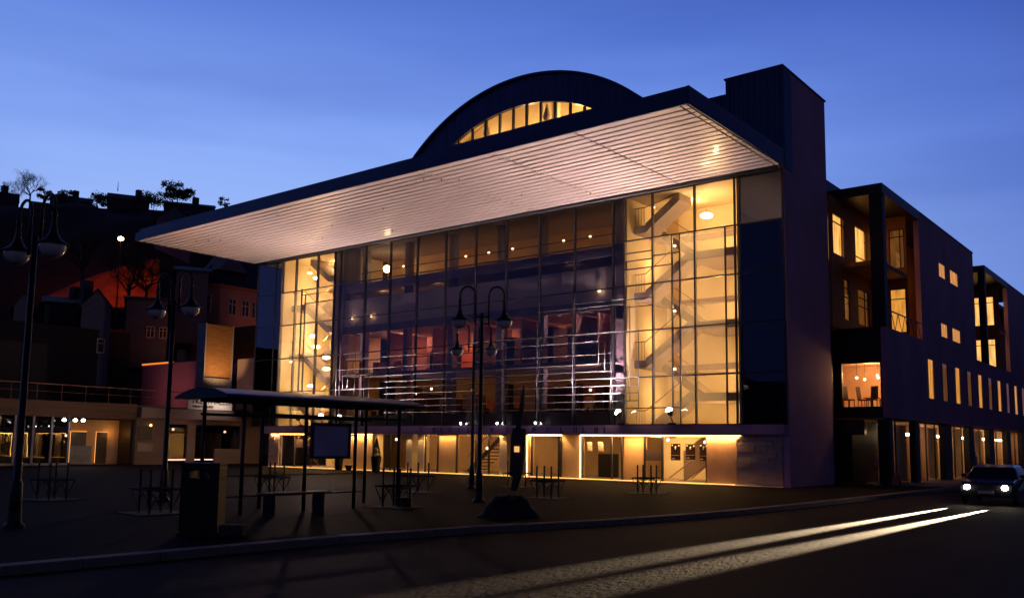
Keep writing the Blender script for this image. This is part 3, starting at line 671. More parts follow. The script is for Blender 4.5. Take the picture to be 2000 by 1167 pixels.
m = MB(); m.box(-.6, 2.1, 7.5, 64, 3.4, 3.5); m.box(0, 2.1, 28.8, 29.1, 8.3, 16.0); m.box(-.9, -.6, 7.7, 64, 8.3, 16); m.box(-.2, 2.1, 7.7, 64, 8.2, 8.3); m.build('slab', 'timber', B)
m = MB(); m.box(-8, 2.45, 7.4, 14.7, 15.55, 16.1); m.box(-8, 2.44, 14.7, 29.14, 16.02, 16.12); m.box(-8, 2.44, 32.8, 41.5, 15.3, 15.8); m.box(-8, 2.44, 41.5, 52.1, 15.7, 15.78); m.box(-8, 2.44, 54, 64, 15.2, 15.4)
m.build('roof', 'frame', B)
for q in ((1.72, 2.4, 7.5, 8.05, 8.3, 15.55), (1.95, 2.4, 32.8, 33.3, 8.3, 15.3), (1.8, 2.4, 7.5, 8.1, 0, 3.4)): MB().box(*q).build('corner_column', 'dark', B)
# loggia walls (timber) with windows
m = MB(); wall_holes(m, 'x', 0.0, .12, 6.0, 13.0, 8.3, 15.5, [(6.4, 8.3, 12.35, 14.62), (10.1, 12.2, 12.33, 14.65), (8.0, 8.9, 8.9, 11.2), (10.3, 12.4, 8.9, 11.0)])
wall_holes(m, 'y', 13.0, 13.12, 0.12, 2.1, 8.3, 15.5, [(.2, 1.0, 12.4, 14.75), (1.15, 2.0, 12.4, 14.75), (1.1, 2.0, 8.6, 11.2)]); m.box(0, 2.1, 7.75, 13, 11.75, 12.0)
wall_holes(m, 'x', 0.0, .12, 29.1, 39.5, 8.3, 15.3, [])
wall_holes(m, 'y', 39.5, 39.6, 0.12, 2.1, 8.3, 15.3, [(-.9, .75, 12.0, 14.4), (1.1, 1.75, 12.0, 14.4), (.1, .75, 8.6, 10.9), (1.1, 1.75, 8.6, 10.9)]); m.box(.1, 2.1, 39.45, 41.5, 11.5, 11.8)
m.build('loggia_wall', 'timber', B)
def win(ax, p, a0, a1, z0, z1, mt, bars=(), bias=.12, sill=False):
    f = MB(); w = .05
    def bx(x0, x1, z0_, z1_, d=.07):
        if ax == 'x': f.box(p-d/2, p+d/2, x0, x1, z0_, z1_)
        else: f.box(x0, x1, p-d/2, p+d/2, z0_, z1_)
    bx(a0, a1, z0, z0+w); bx(a0, a1, z1-w, z1); bx(a0, a0+w, z0, z1); bx(a1-w, a1, z0, z1)
    for k, v in bars:
        if k == 'h': bx(a0, a1, v-w/2, v+w/2, .065)
        else: bx(v-w/2, v+w/2, z0, z1, .065)
    o = f.build('window', 'frame', B)
    g = MB()
    if ax == 'x': g.box(p-bias-.02, p-bias, a0, a1, z0, z1)
    else: g.box(a0, a1, p+bias, p+bias+.02, z0, z1)
    g.build('curtain', mt, o)
    g = MB()
    if ax == 'x': g.box(p-.005, p+.005, a0+w, a1-w, z0+w, z1-w)
    else: g.box(a0+w, a1-w, p-.005, p+.005, z0+w, z1-w)
    g.build('pane', 'pane', o); return o
for h in small: win('x', 2.36, *h, 'winmid', bias=.05)
for i, h in enumerate(tall): win('x', 2.36, *h, ['winmid', 'windim', 'windim', 'windim'][i % 4] if i not in (2, 6) else 'winmid', bars=[('v', h[0]+.32)], bias=.05)
win('x', .07, 6.4, 8.3, 12.35, 14.62, 'winlit', [('h', 14.15), ('v', 7.9)]); win('x', .07, 10.1, 12.2, 12.33, 14.65, 'winlit', [('h', 12.85)])
win('y', 13.05, .2, 1.0, 12.4, 14.75, 'winmid', [('h', 14.2)]); win('y', 13.05, 1.15, 2.0, 12.4, 14.75, 'windim', [('h', 14.3), ('v', 1.75)]); 
win('x', .07, 8.0, 8.9, 8.9, 11.2, 'windim', [('h', 10.7), ('h', 10.2)]); win('x', .07, 10.3, 12.4, 8.9, 11.0, 'windim', [('h', 10.5), ('v', 11.6), ('h', 10.0)])
win('y', 13.05, 1.1, 2.0, 8.6, 11.2, 'winmid', [('h', 10.6)])
M['winhot'] = roomglow('bright_blind', (1, .50, .13), 1.5)
for a in ((.12, .75, 12.0, 14.4), (1.1, 1.75, 12.0, 14.4), (.12, .75, 8.6, 10.9), (1.1, 1.75, 8.6, 10.9)): win('y', 39.52, *a, 'winhot', [('h', a[3]-.5)])
# balcony railing with plants behind
m = MB(); m.bar((2.3, 8.1, 9.3), (2.3, 14.6, 9.3), .06)
for i in range(5): y = 8.2+i*1.3; m.bar((2.3, y, 8.3), (2.3, y+.65, 9.3), .025); m.bar((2.3, y+.65, 9.3), (2.3, y+1.3, 8.3), .025)
m.build('balcony_railing', 'frame', B)
# corner dining room behind the large window
m = MB(); m.box(-1.5, 2.05, 11.6, 11.7, 3.6, 6.8); m.box(-1.5, 2.05, 7.72, 11.6, 6.6, 6.7); m.box(-1.6, -1.5, 7.72, 11.6, 3.6, 6.7); m.box(2.0, 2.09, 7.72, 11.6, 3.6, 6.7); m.build('dining_room_wall', mat('peach_wall', (.62, .42, .27), .8, nscale=.6), B)
MB().box(-1.5, 2.05, 7.72, 11.6, 3.75, 3.9).build('dining_room_floor', 'wood', B)
MB().box(0.02, 2.0, 7.55, 7.57, 4.12, 6.40).build('window_pane', 'pane', B)
lamp('POINT', (.9, 9.6, 6.0), 210, (1, .52, .20), B, .2)
for i, (x, y, z) in enumerate(((.35, 8.9, 5.75), (.78, 8.9, 5.65), (1.25, 9.6, 5.9), (1.38, 9.3, 5.75), (1.95, 8.6, 5.6))):
    ball = thing('pendant_lamp', 'small pendant lamp in the corner dining room, %s from the left' % ORD[i], 'lamp', (x, y, z), 'pendants in the corner dining room')
    MB().ball((x, y, z), .06, 8).build('globe', 'globe', ball); MB().tube([(x, y, z+.06), (x, y, 6.6)], .01, 5).build('cord', 'dark', ball)
for i, (x, y, rz) in enumerate(((.15, 8.1, 1.2), (.72, 8.7, 1.4), (1.30, 8.3, -.3), (1.75, 8.9, -1.2))):
    c = dup(ch, (x, y, 3.9), rz, 'high backed dining chair in the corner window, %s from the left' % ORD[i]); c['group'] = 'chairs in the corner dining room'; c.scale = (1, 1, 1.35)
t2 = dup(tb, (1.0, 9.3, 3.9), 0, 'dining table with white cloth edge in the corner window')
if 'group' in t2: del t2['group']
# arcade shops
cols = [(12.6, 13.4), (19.2, 21.0), (25.7, 27.3), (32.3, 34.0), (38.8, 40.4), (45.3, 47), (52, 53.6)]
for a, b in cols: MB().box(2.0, 2.35, a, b, 0, 3.4).build('pillar', 'dark', B)
m = MB(); m.box(.2, .3, 7.95, 12.4, 0, 3.4); m.box(-3.9, .2, 7.95, 8.05, 0, 3.4); m.build('black_shop_panel', 'dark', B)  # black panels paint the dark of the unlit corner shop
m = MB(); m.box(-4.1, -4.0, 7.8, 64, 0, 3.4); 
for y in (18.0, 24.5, 31, 37.5, 44, 50): m.box(-4, 1.2, y, y+.1, 0, 3.4)
m.build('shop_back_wall', 'creamd', B)
m = MB(); m.box(-4.0, 5.0, 7.8, 64, .002, .012); m.build('shop_floor', 'slab', B)
m = MB()
for y in (7.9, 10.2, 14.6, 16.5, 18.5, 21.3, 23.5, 25.5, 28.3, 31.0, 34.5, 37.0, 41.5, 44.5): MB().box(1.87, 1.95, y-.04, y+.04, 0, 3.4).build('shop_frame', 'frame', B)
m.box(-.5, 1.0, 7.82, 7.9, 0, .1); m.box(-.5, 1.0, 7.82, 7.9, 2.6, 3.4); m.build('shop_frame', 'frame', B)
for i, (y0, y1) in enumerate(((8, 12.6), (13.4, 19.2), (21, 25.7), (27.3, 32.3), (34, 38.8), (40.4, 45.3))):
    MB().box(1.9, 1.92, y0, y1, .05, 3.35).build('shop_window', 'pane', B)
for y, e in ((10.5, 1.0), (16, 5), (22, 13), (28.5, 16), (35, 16), (42, 16), (48, 14)): lamp('POINT', (.3, y, 2.8), e*5, (1, .50, .22), B, .15)
m = MB()
for y in (15.2, 15.6, 21.8, 22.3, 22.8, 23.3, 28, 28.5, 29.4, 30.1, 34.8, 35.3, 36.1, 36.8, 41.5, 42.0, 42.6, 43): m.ball((1.1, y, 2.75), .12, 8, .7)
m.build('shop_light', 'globe', B)
m = MB()
for y, z1 in ((9.6, 2.6), (12.5, 3.2), (19.3, 3.2), (25.8, 3.3), (32.4, 3.3)): m.box(1.3, 1.8, y+.08, y+.2, 0.1, z1)
m.build('lit_reveal', 'cream', B)
m = MB()
for y in (21.5, 23.0, 28.2, 30.5, 35.4, 37.6): m.box(-1.2, -.7, y, y+.9, 0, 2.1)
m.build('display_shelf', 'slab', B)

X_ = thing('unseen_terrace', 'unseen dark terrace across the street, added to block sky reflections in the wing windows', 'building', (28, 80, 0))  # out-of-view row added to keep sky reflections off the wing windows
MB().box(22, 34, 24, 150, -.1, 13).build('wall', 'darkwood', X_); MB().prism([(21.7, 24, 13), (34.3, 24, 13), (28, 24, 16.5)], (0, 0, 0), (0, 126, 0)).build('roof', 'dark', X_)
# things by the shops
def person(loc, lab, rz=0):
    me = bpy.data.meshes.new('person'); bm = bmesh.new()
    V = [(0,0,.95,.15),(0,0,1.15,.14),(0,0,1.38,.17),(0,.0,1.50,.06),(0,-.01,1.60,.09),(0,-.01,1.72,.085),
         (.10,0,.88,.10),(.11,.0,.50,.07),(.12,.02,.08,.045),(.12,-.12,.03,.04),
         (-.10,0,.88,.10),(-.11,-.02,.50,.07),(-.13,.06,.08,.045),(-.13,-.08,.03,.04),
         (.21,0,1.40,.065),(.25,.02,1.12,.05),(.22,-.12,.92,.035),(-.21,0,1.40,.065),(-.26,0,1.12,.05),(-.24,-.10,.90,.035)]
    Ed = [(0,1),(1,2),(2,3),(3,4),(4,5),(0,6),(6,7),(7,8),(8,9),(0,10),(10,11),(11,12),(12,13),(2,14),(14,15),(15,16),(2,17),(17,18),(18,19)]
    vs = [bm.verts.new(v[:3]) for v in V]
    for a, b in Ed: bm.edges.new((vs[a], vs[b]))
    bm.to_mesh(me); bm.free(); me.materials.append(mat('dark_coat', (.015, .014, .018), .9))
    o = bpy.data.objects.new('person', me); COL.objects.link(o)
    md = o.modifiers.new('skin', 'SKIN'); sv = me.skin_vertices[0].data
    for i, v in enumerate(V): sv[i].radius = (v[3]*(1.15 if i in (1, 2) else 1), v[3]*.8)
    sv[0].use_root = True
    s = o.modifiers.new('sub', 'SUBSURF'); s.levels = s.render_levels = 2
    o.location = loc; o.rotation_euler.z = rz; tag(o, lab, 'person')
    h = MB().ball((0, .015, 1.685), .115, 10, 1.15).build('hair', 'dark', None, smooth=True); h.parent = o
    return o
person((1.55, 31.0, .013), 'person in a dark coat standing before the lit shop window at the right edge', 1.2)
t = thing('folded_parasol', 'closed striped parasol on a thin pole in front of the dark corner shop', 'parasol', (2.0, 6.5, 0))
MB().tube([(2.0, 6.5, 0), (2.0, 6.5, 1.7)], .02, 6).build('pole', 'steel', t)
MB().lathe([(.03, 1.75), (.07, 1.5), (.13, 1.15), (.15, .98), (.05, .97)], (2.0, 6.5, 0), 8).build('canopy', mat('striped_cloth', (.50, .20, .12), .7, nscale=7, namt=.8, stretch=(1, 1, 2)), t)
MB().lathe([(.001, .06), (.22, .05), (.22, 0), (.001, 0)], (2.0, 6.5, 0), 14).build('base', 'kerb', t)
p = onz(0, 1746, 947)
t = thing('pavement_sign', 'salmon coloured slanting pavement sign by the corner column', 'sign', p)
MB().prism([p+Vector((-.28, 0, .0)), p+Vector((.28, 0, 0)), p+Vector((.26, .02, .62)), p+Vector((.06, .02, .62))], (0, 0, 0), (0, .05, 0)).build('sign_board', mat('salmon_board', (.50, .17, .10), .5), t)
MB().prism([p+Vector((-.1, .3, .0)), p+Vector((.28, .3, 0)), p+Vector((.26, .07, .60)), p+Vector((.1, .07, .60))], (0, 0, 0), (0, .03, 0)).build('back_leg', 'dark', t)

# ================================================================= CAR (the headlights of the photo, at rest)
def car(loc, rz, lab):
    t = thing('car', lab, 'car')
    body = mat('dark_car_paint', (.02, .022, .03), .25, .2, nscale=2, namt=.05, coat=1)
    # profile along -y (front) .. +y (rear)
    prof = [(-2.15, .30), (-2.18, .55), (-2.10, .72), (-1.85, .84), (-1.05, .94), (-.45, 1.36), (.15, 1.45), (1.0, 1.42), (1.65, 1.10), (2.05, 1.02), (2.15, .75), (2.12, .32)]
    def sec(w, pr): return [(w, y, z) for y, z in pr]
    me = MB(); n = len(prof); hw = lambda z: .88 if z < .95 else .88-(z-.95)*.42
    vs = [(-hw(z), y, z) for y, z in prof]+[(hw(z), y, z) for y, z in prof]
    me.add(vs, [tuple(range(n)), tuple(range(2*n-1, n-1, -1))]+[(i, (i+1) % n, n+(i+1) % n, n+i) for i in range(n)])
    b = me.build('body', body, t, bevel=.05)
    gl = mat('car_glass', (.01, .012, .016), .08, coat=1)
    m = MB(); m.add([(-.74, -.98, .975), (.74, -.98, .975), (.66, -.47, 1.345), (-.66, -.47, 1.345)], [(0,1,2,3)]); m.build('windscreen', gl, t)
    for s in (-1, 1):
        m = MB(); m.add([(s*.885, -.80, .97), (s*.885, 1.35, .99), (s*.72, .95, 1.36), (s*.73, -.35, 1.33)], [(0,1,2,3)]); m.build('side_window', gl, t)
        m = MB(); m.ball((s*.62, -2.13, .64), .11, 12, .85); m.build('headlight', 'carlamp', t, smooth=True)
        m = MB(); m.box(s*.98-.09, s*.98+.09, -.75, -.6, .98, 1.1); m.build('wing_mirror', body, t, bevel=.02)
        for y in (-1.4, 1.35):
            w = MB(); w.tube([(s*.78, y, .32), (s*.90, y, .32)], .32, 20); w = w.build('wheel', 'dark', t, bevel=.02)
            MB().tube([(s*.895, y, .32), (s*.91, y, .32)], .2, 12).build('rim', 'steel', w)
        lamp('SPOT', (s*.62, -2.3, .66), CARE, (1, .74, .45), t, .05, aim=(s*.62-.95, -31, -.1), cone=26, blend=1).scale = (.11, 1, 1)
    MB().box(-.5, .5, -2.19, -2.15, .36, .5).build('grille', 'dark', t); MB().box(-.26, .26, -2.215, -2.19, .42, .53).build('number_plate', 'paper', t)
    t.location = loc; t.rotation_euler.z = rz; return t
M['carlamp'] = emis('headlamp', (1, .86, .62), 70)
CARE = 210000
car((9.3, -3.2, -.13), R(1), 'dark car with both headlights on at the right edge of the street')

# ================================================================= LEFT BUILDINGS
Lb = thing('restaurant_building', 'low shop building with brown timber fascia and glazed front on the far left', 'building', (-50, -14, 0))
xw = -48.0
m = MB(); m.box(-48.3, -47.9, -34, -6.25, 3.38, 4.48); m.build('timber_fascia', mat('brown_fascia', (.09, .036, .015), .6, nscale=1, namt=.3, stretch=(1, .3, 8)), Lb)
m = MB(); m.box(-60, -48.3, -34, -6.3, 3.4, 3.6); m.box(-60, -48.0, -34, 4.5, 4.30, 4.40); m.build('roof', 'frame', Lb)
m = MB(); m.box(-60, -52, -34, -6.3, 0, 3.4); m.box(-52, -48.3, -6.5, -6.3, 0, 3.4); m.build('back_wall', 'darkwood', Lb)
for y in (-26, -23.5, -21, -18.5, -16.1, -14.9, -13.7, -12.45, -11.25): MB().box(-48.08, -47.9, y-.07, y+.07, 0, 3.38).build('window_post', 'frame2', Lb) if 'frame2' in M else (M.__setitem__('frame2', mat('pale_post', (.28, .25, .29), .6)), MB().box(-48.08, -47.9, y-.07, y+.07, 0, 3.38).build('window_post', 'frame2', Lb))
m = MB(); m.box(-48.04, -48.0, -30, -11.3, .15, 3.3); m.build('shop_window', 'glassdark', Lb)
m = MB(); m.box(-48.1, -47.9, -30, -11.3, 0, .15); m.build('plinth', 'frame2', Lb)
M['ledd'] = emis('orange_light_strip', (1, .36, .07), 1.6)
m = MB(); m.box(-50.1, -50.0, -13.2, -6.5, 0, 3.3); m.build('porch_wall', 'creamd', Lb)
for y0, y1, mt in ((-12.3, -11.4, 'darkwood'), (-10.95, -10.25, 'darkwood'), (-10.2, -9.0, 'frame'), (-8.3, -7.4, 'darkwood')):
    d = MB().box(-50.0, -49.95, y0, y1, .05, 2.35).build('door', mt, Lb)
    f = MB(); f.tube([(-49.9, y0, .1), (-49.9, y0, 2.4), (-49.9, y1, 2.4)], .022, 5); f.build('light_strip', 'ledd', Lb)
MB().box(-49.93, -49.88, -10.2, -8.6, .05, 1.35).build('counter', mat('grey_counter', (.20, .21, .26), .5), Lb)
lamp('POINT', (-49.3, -12.2, 2.2), 6, AMBER, Lb, .1); lamp('POINT', (-49.4, -7.3, 2.3), 13, AMBER, Lb, .1); lamp('POINT', (-49.2, -9.7, 2.3), 5, AMBER, Lb, .1)
m = MB(); m.tube([(-48.0, -34, 5.75), (-48.0, 3, 5.55)], .03, 6); m.tube([(-48.0, -34, 5.2), (-48.0, 3, 5.05)], .012, 5)
for i in range(22): m.tube([(-48, -34+i*1.7, 4.4), (-48, -34+i*1.7, 5.65)], .016, 5)
m.build('roof_railing', mat('rust_rail', (.30, .12, .08), .5), Lb)
m = MB(); m.box(-48.3, -47.9, -6.3, -3.9, 0, 3.5); m.box(-48.3, -48.0, -3.9, 5, 3.1, 3.5); m.box(-48.2, -47.95, -1.95, -1.25, 0, 3.1); m.box(-48.3, -48, .6, 5, 0, 1.2); m.box(-48.3, -48.0, 3.0, 5, 1.2, 3.1)
m.build('wall', mat('beige_render', (.15, .10, .09), .8, nscale=.6), Lb)
m = MB(); m.box(-48.6, -47.4, -6.2, 5, 3.5, 4.25); m.build('canopy', 'panelbrown', Lb)
for y0, y1 in ((-3.85, -1.98), (-1.22, .55), (.65, 2.95)): MB().box(-48.2, -48.17, y0, y1, .1 if y0 < 0 else 1.25, 3.05).build('window_pane', 'glassdark', Lb)
m = MB(); m.tube([(-48.1, -3.7, .35), (-48.1, .5, .35)], .035, 6); m.build('light_strip', 'ledpink', Lb) if 'ledpink' in M else (M.__setitem__('ledpink', emis('pinkish_light_strip', (1, .55, .45), 2.2)), m.build('light_strip', 'ledpink', Lb))
MB().box(-47.9, -47.86, -6.15, -4.9, 1.0, 1.6).build('menu_board', 'panelbrown', Lb)
m = MB(); m.box(-47.9, -47.87, -6.1, -5.0, 1.9, 2.9); m.build('black_opening_panel', 'dark', Lb)  # flat black panel paints the dark of an opening
MB().ball((-47.75, -5.2, 2.95), .09, 8).build('wall_lamp', emis('small_amber_lamp', (1, .5, .1), 6), Lb)
lamp('POINT', (-47.2, -2.5, 2.7), 7, (1, .5, .3), Lb, .1); lamp('POINT', (-47.2, 2.2, 2.6), 5, (1, .5, .25), Lb, .1)
# dark block above it
m = MB(); m.box(-64, -56, -34, -9.5, 3.5, 9.2); m.box(-80, -67.5, -34, 3.4, 3.5, 12.2)
D = m.build('warehouse', mat('black_render', (.012, .010, .012), .9), None); tag(D, 'unlit black block behind the low shop building', 'building')
D2 = MB().box(-70, -55, 13, 22, 3.5, 13.6).build('storage_block', 'dark'); tag(D2, 'unlit black block rising behind the dusky pink block', 'building')
# pink block
P_ = thing('pink_building', 'plain dusky pink block with glowing orange roof edge behind the shop canopy', 'building', (-60, 8, 0))
MB().box(-66, -55.4, 4, 12, 4.3, 9.02).build('wall', mat('dusky_pink_render', (.28, .13, .19), .8, nscale=.3, namt=.15), P_)
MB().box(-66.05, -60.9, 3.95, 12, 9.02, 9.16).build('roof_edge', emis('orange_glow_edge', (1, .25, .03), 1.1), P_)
MB().box(-60.9, -55.4, 3.95, 12, 9.02, 9.1).build('coping', 'frame', P_)
lamp('SPOT', (-58.5, -2.5, 6.2), 520, (1, .34, .27), P_, .3, aim=(-60, 4, 6.6), cone=85, blend=1)
# timber sign tower
S_ = thing('timber_tower', 'tall narrow tower faced with orange lit larch boards and pale steel edges', 'tower', (-53, 3, 0))
m = MB()
z = 7.35
while z < 11.8: h = .155; m.box(-52.1, -52.0, 1.86, 4.42, z, z+h-.012); z += h
m.build('board_cladding', 'wood', S_)
m = MB(); m.box(-53.2, -51.96, 1.74, 1.86, 4, 11.9); m.box(-53.2, -51.96, 4.42, 4.54, 4, 11.9); m.build('edge_trim', 'frame2', S_)
m = MB(); m.box(-53.1, -52.12, 1.86, 4.42, 3, 11.85); m.build('core', 'frame', S_)
MB().box(-52.1, -52.02, 1.9, 4.4, 4.4, 7.2).build('lower_panel', mat('pale_board', (.30, .26, .26), .6), S_)
lamp('SPOT', (-49.5, 2.6, 6.3), 850, (1, .60, .26), S_, .2, aim=(-52, 3.2, 9.6), cone=95, blend=.9)
A_ = MB().box(-51.3, -48.3, 4.6, 9, 4.3, 8.94).build('annex', mat('warm_grey_render', (.27, .19, .18), .8, nscale=.5)); lamp('SPOT', (-49.0, .5, 6.0), 90, (1, .60, .48), None, .2, aim=(-50, 4.6, 7.6), cone=80, blend=.8)  # spot without a fixture, added to brighten the annex wall
tag(A_, 'small pale beige block between the timber tower and the theatre', 'building')
A2_ = MB().box(-48.2, -42.9, 7, 12, 0, 8.7).build('link_building', mat('dark_render', (.05, .04, .05), .8)); tag(A2_, 'dark recessed block filling the gap beside the theatre', 'building')
# white sign
def text(body, x, y, z, size, parent, m_, rot=(R(90), 0, R(90))):
    cu = bpy.data.curves.new('lettering', 'FONT'); cu.body = body; cu.size = size; cu.extrude = .01
    o = bpy.data.objects.new('lettering', cu); COL.objects.link(o); off = Vector((0, 0, 0)); q = parent
    while q: off += q.location; q = q.parent
    o.parent = parent; o.location = Vector((x, y, z))-off; o.rotation_euler = rot; cu.materials.append(M[m_])
    bpy.context.view_layer.update(); me = bpy.data.meshes.new_from_object(o.evaluated_get(bpy.context.evaluated_depsgraph_get())); n = bpy.data.objects.new('lettering', me)
    COL.objects.link(n); n.parent = parent; n.location = o.location; n.rotation_euler = o.rotation_euler; bpy.data.objects.remove(o); return n
a, b = onx(-47.4, 368, 774), onx(-47.4, 453, 801)
sg = thing('shop_sign', 'lit white sign with black lettering just under the shelter roof', 'sign', (-47.4, a.y, b.z))
MB().box(-47.5, -47.4, a.y, b.y, b.z-.02, a.z+.55).build('sign_board', mat('white_board', (.70, .62, .58), .5, nscale=1), sg)
text('FILLETHALLEN', -47.37, a.y+.35, b.z+.45, .58, sg, 'dark'); text('ANDRE NORDEN', -47.37, a.y+.35, b.z+.14, .24, sg, 'dark')
lamp('SPOT', (-46.4, (a.y+b.y)/2+.8, b.z+1.9), 320, (1, .8, .65), sg, .1, aim=(-47.4, (a.y+b.y)/2+.5, b.z+.4), cone=100, blend=.8)
# triple spotlight
p = onx(-47.7, 142, 819)
t = thing('spotlight_cluster', 'three white spotlights shining from the brown timber fascia', 'spotlight', p)
MB().box(p.x-.2, p.x+.1, p.y-.75, p.y+.75, p.z-.03, p.z+.05).build('bracket', 'dark', t)
for dy, ry in ((-.72, -.12), (0.05, 0), (.62, .08)):
    q = p+Vector((.2, dy, 0)); MB().tube([q+Vector((-.12, 0, .06)), q+Vector((.05, 0, -.02))], [.10, .15], 12).build('housing', 'dark', t)
    MB().ball(q+Vector((.07, 0, -.03)), .13 if dy else .17, 10, .8).build('lens', 'spotw', t, smooth=True)
lamp('SPOT', p+Vector((.5, 0, 0)), 110, (1, .9, .8), t, .2, aim=p+Vector((6, 1, -3.5)), cone=120, blend=1)

# ---- houses and trees on the hillside
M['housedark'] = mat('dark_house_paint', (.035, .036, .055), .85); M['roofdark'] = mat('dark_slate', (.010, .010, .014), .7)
M['housepale'] = mat('pale_timber_siding', (.075, .08, .13), .8, nscale=1, stretch=(1, 1, 8))
M['smallwin'] = emis('distant_lit_window', (1, .35, .10), .9)
def gable(mb, p, u, w, v, d, z0, z1, zr, along):
    # box w along u, d along v, ridge along u if along else along v
    a = [p, p+u*w, p+u*w+v*d, p+v*d]; z = Vector((0, 0, 1))
    return a
def hillhouse(px0, px1, pe, pr_, dist, lab, wall='housedark', ridge='u', base=9, chim=(), wins=(), depth=8, lit=()):
    A, Bq = far(px0, pe, dist), far(px1, pe, dist); z1 = (A.z+Bq.z)/2; zr = far((px0+px1)/2, pr_, dist).z; A.z = Bq.z = 0
    u = (Bq-A).normalized(); w = (Bq-A).length; v = Vector((-u.y, u.x, 0))
    if v.dot(A-Vector((CAM.x, CAM.y, 0))) < 0: v = -v
    z0 = z1-base; Z = lambda q, z: Vector((q.x, q.y, z))
    t = thing('hillside_house', lab, 'house', Z(A+u*w/2, z0)); c = [A, Bq, Bq+v*depth, A+v*depth]
    m = MB(); m.add([Z(q, z0) for q in c]+[Z(q, z1) for q in c], [(0,1,5,4),(1,2,6,5),(2,3,7,6),(3,0,4,7)])
    if ridge == 'u': r0, r1 = A+v*depth/2, Bq+v*depth/2; m.add([Z(c[0], z1), Z(c[3], z1), Z(r0, zr)], [(0,1,2)]); m.add([Z(c[1], z1), Z(c[2], z1), Z(r1, zr)], [(0,1,2)])
    else: r0, r1 = A+u*w/2, A+u*w/2+v*depth; m.add([Z(c[0], z1), Z(c[1], z1), Z(r0, zr)], [(0,1,2)]); m.add([Z(c[3], z1), Z(c[2], z1), Z(r1, zr)], [(0,1,2)])
    m.build('wall', wall, t)
    e = .35; m = MB(); up_ = Vector((0, 0, .18))
    if ridge == 'u':
        for s, k in ((0, 1), (3, 2)):
            o_ = -v*e if s == 0 else v*e; dz = Vector((0, 0, -(zr-z1)*e/(depth/2)))
            q = [Z(c[s], z1)-u*e+o_+dz, Z(c[k], z1)+u*e+o_+dz, Z(r1, zr)+u*e, Z(r0, zr)-u*e]; m.prism(q, (0,0,.02), up_)
    else:
        for s, k in ((0, 3), (1, 2)):
            o_ = -u*e if s == 0 else u*e; dz = Vector((0, 0, -(zr-z1)*e/(w/2)))
            q = [Z(c[s], z1)-v*e+o_+dz, Z(c[k], z1)+v*e+o_+dz, Z(r1, zr)+v*e, Z(r0, zr)-v*e]; m.prism(q, (0,0,.02), up_)
    rf = m.build('roof', 'roofdark', t)
    for f in chim:
        cc = (r0.lerp(r1, f) if ridge == 'u' else A.lerp(Bq, f)+v*depth*.4); h = 1.3
        MB().box(cc.x-.45, cc.x+.45, cc.y-.45, cc.y+.45, zr-1.2, zr+h).build('chimney', 'roofdark', rf)
    for (fx, fz, ww, hh) in wins:
        q = A+u*w*fx-v*.05; zz = z0+base*fz; fr = MB(); fr.bar(Z(q-u*ww/2, zz), Z(q+u*ww/2, zz), .06, .1); fr.bar(Z(q-u*ww/2, zz+hh), Z(q+u*ww/2, zz+hh), .06, .1)
        for s in (-1, 0, 1): fr.bar(Z(q+u*ww/2*s, zz), Z(q+u*ww/2*s, zz+hh), .09, .06)
        fr.bar(Z(q-u*ww/2, zz+hh*.68), Z(q+u*ww/2, zz+hh*.68), .06, .07)
        fo = fr.build('window', 'winframe', t); MB().add([Z(q-u*ww/2+v*.02, zz), Z(q+u*ww/2+v*.02, zz), Z(q+u*ww/2+v*.02, zz+hh), Z(q-u*ww/2+v*.02, zz+hh)], [(0,1,2,3)]).build('pane', 'roofdark', fo)
    return t, A, u, v, w, z0, z1
M['winframe'] = mat('white_window_frame', (.42, .36, .36), .6)
hillhouse(-25, 34, 392, 366, 175, 'dark house with steep roof and chimney on the ridge at the far left', chim=(.55,), base=14, ridge='u')
hillhouse(100, 178, 392, 375, 182, 'dark hipped house with chimney on the ridge beside the bare tree', chim=(.6,), base=14)
hillhouse(212, 290, 390, 372, 180, 'dark house with ridge spire left of the round pine on the ridge', chim=(.75,), base=14)
p = far(230, 373, 184); MB().tube([p, p+Vector((0, 0, 1.8))], [.09, .03], 6).build('spire', 'roofdark', None); bpy.data.objects['spire']['label'] = 'thin pointed finial rising from the ridge against the sky'; bpy.data.objects['spire']['category'] = 'finial'
hillhouse(322, 418, 402, 388, 170, 'dark long roofed house with chimney right of the round pine', chim=(.62,), base=14)
hillhouse(60, 100, 400, 386, 172, 'small dark shed roof under the bare tree', base=12)
hillhouse(305, 375, 430, 400, 150, 'blue grey gabled house below the ridge, above the canopy corner', wall='housepale', ridge='v', base=9)
hillhouse(28, 66, 596, 572, 96, 'pale blue gabled house low on the slope at the far left', wall='housepale', ridge='v', base=8, wins=((.35, .55, 1, 1.1), (.75, .45, 1, 1.2)))
hillhouse(88, 150, 592, 572, 100, 'long dark roofed house low on the slope with a chimney', wall='housedark', ridge='u', base=7, chim=(.95,))
hillhouse(160, 218, 598, 566, 94, 'pale blue gabled house low on the slope, nearest the red lit bank', wall='housepale', ridge='v', base=8, chim=(.1,), wins=((.6, .45, 1.2, 1.3), (.3, .3, 1, 1)))
hillhouse(248, 330, 585, 572, 98, 'long low pale blue house behind the second street lamp', wall='housepale', ridge='u', base=7, wins=((.9, .45, .7, 1.1), (.6, .45, .7, 1.1)))
hillhouse(345, 408, 530, 512, 105, 'dark house with blue grey dormer above the old corner house', wall='housepale', ridge='u', base=8)
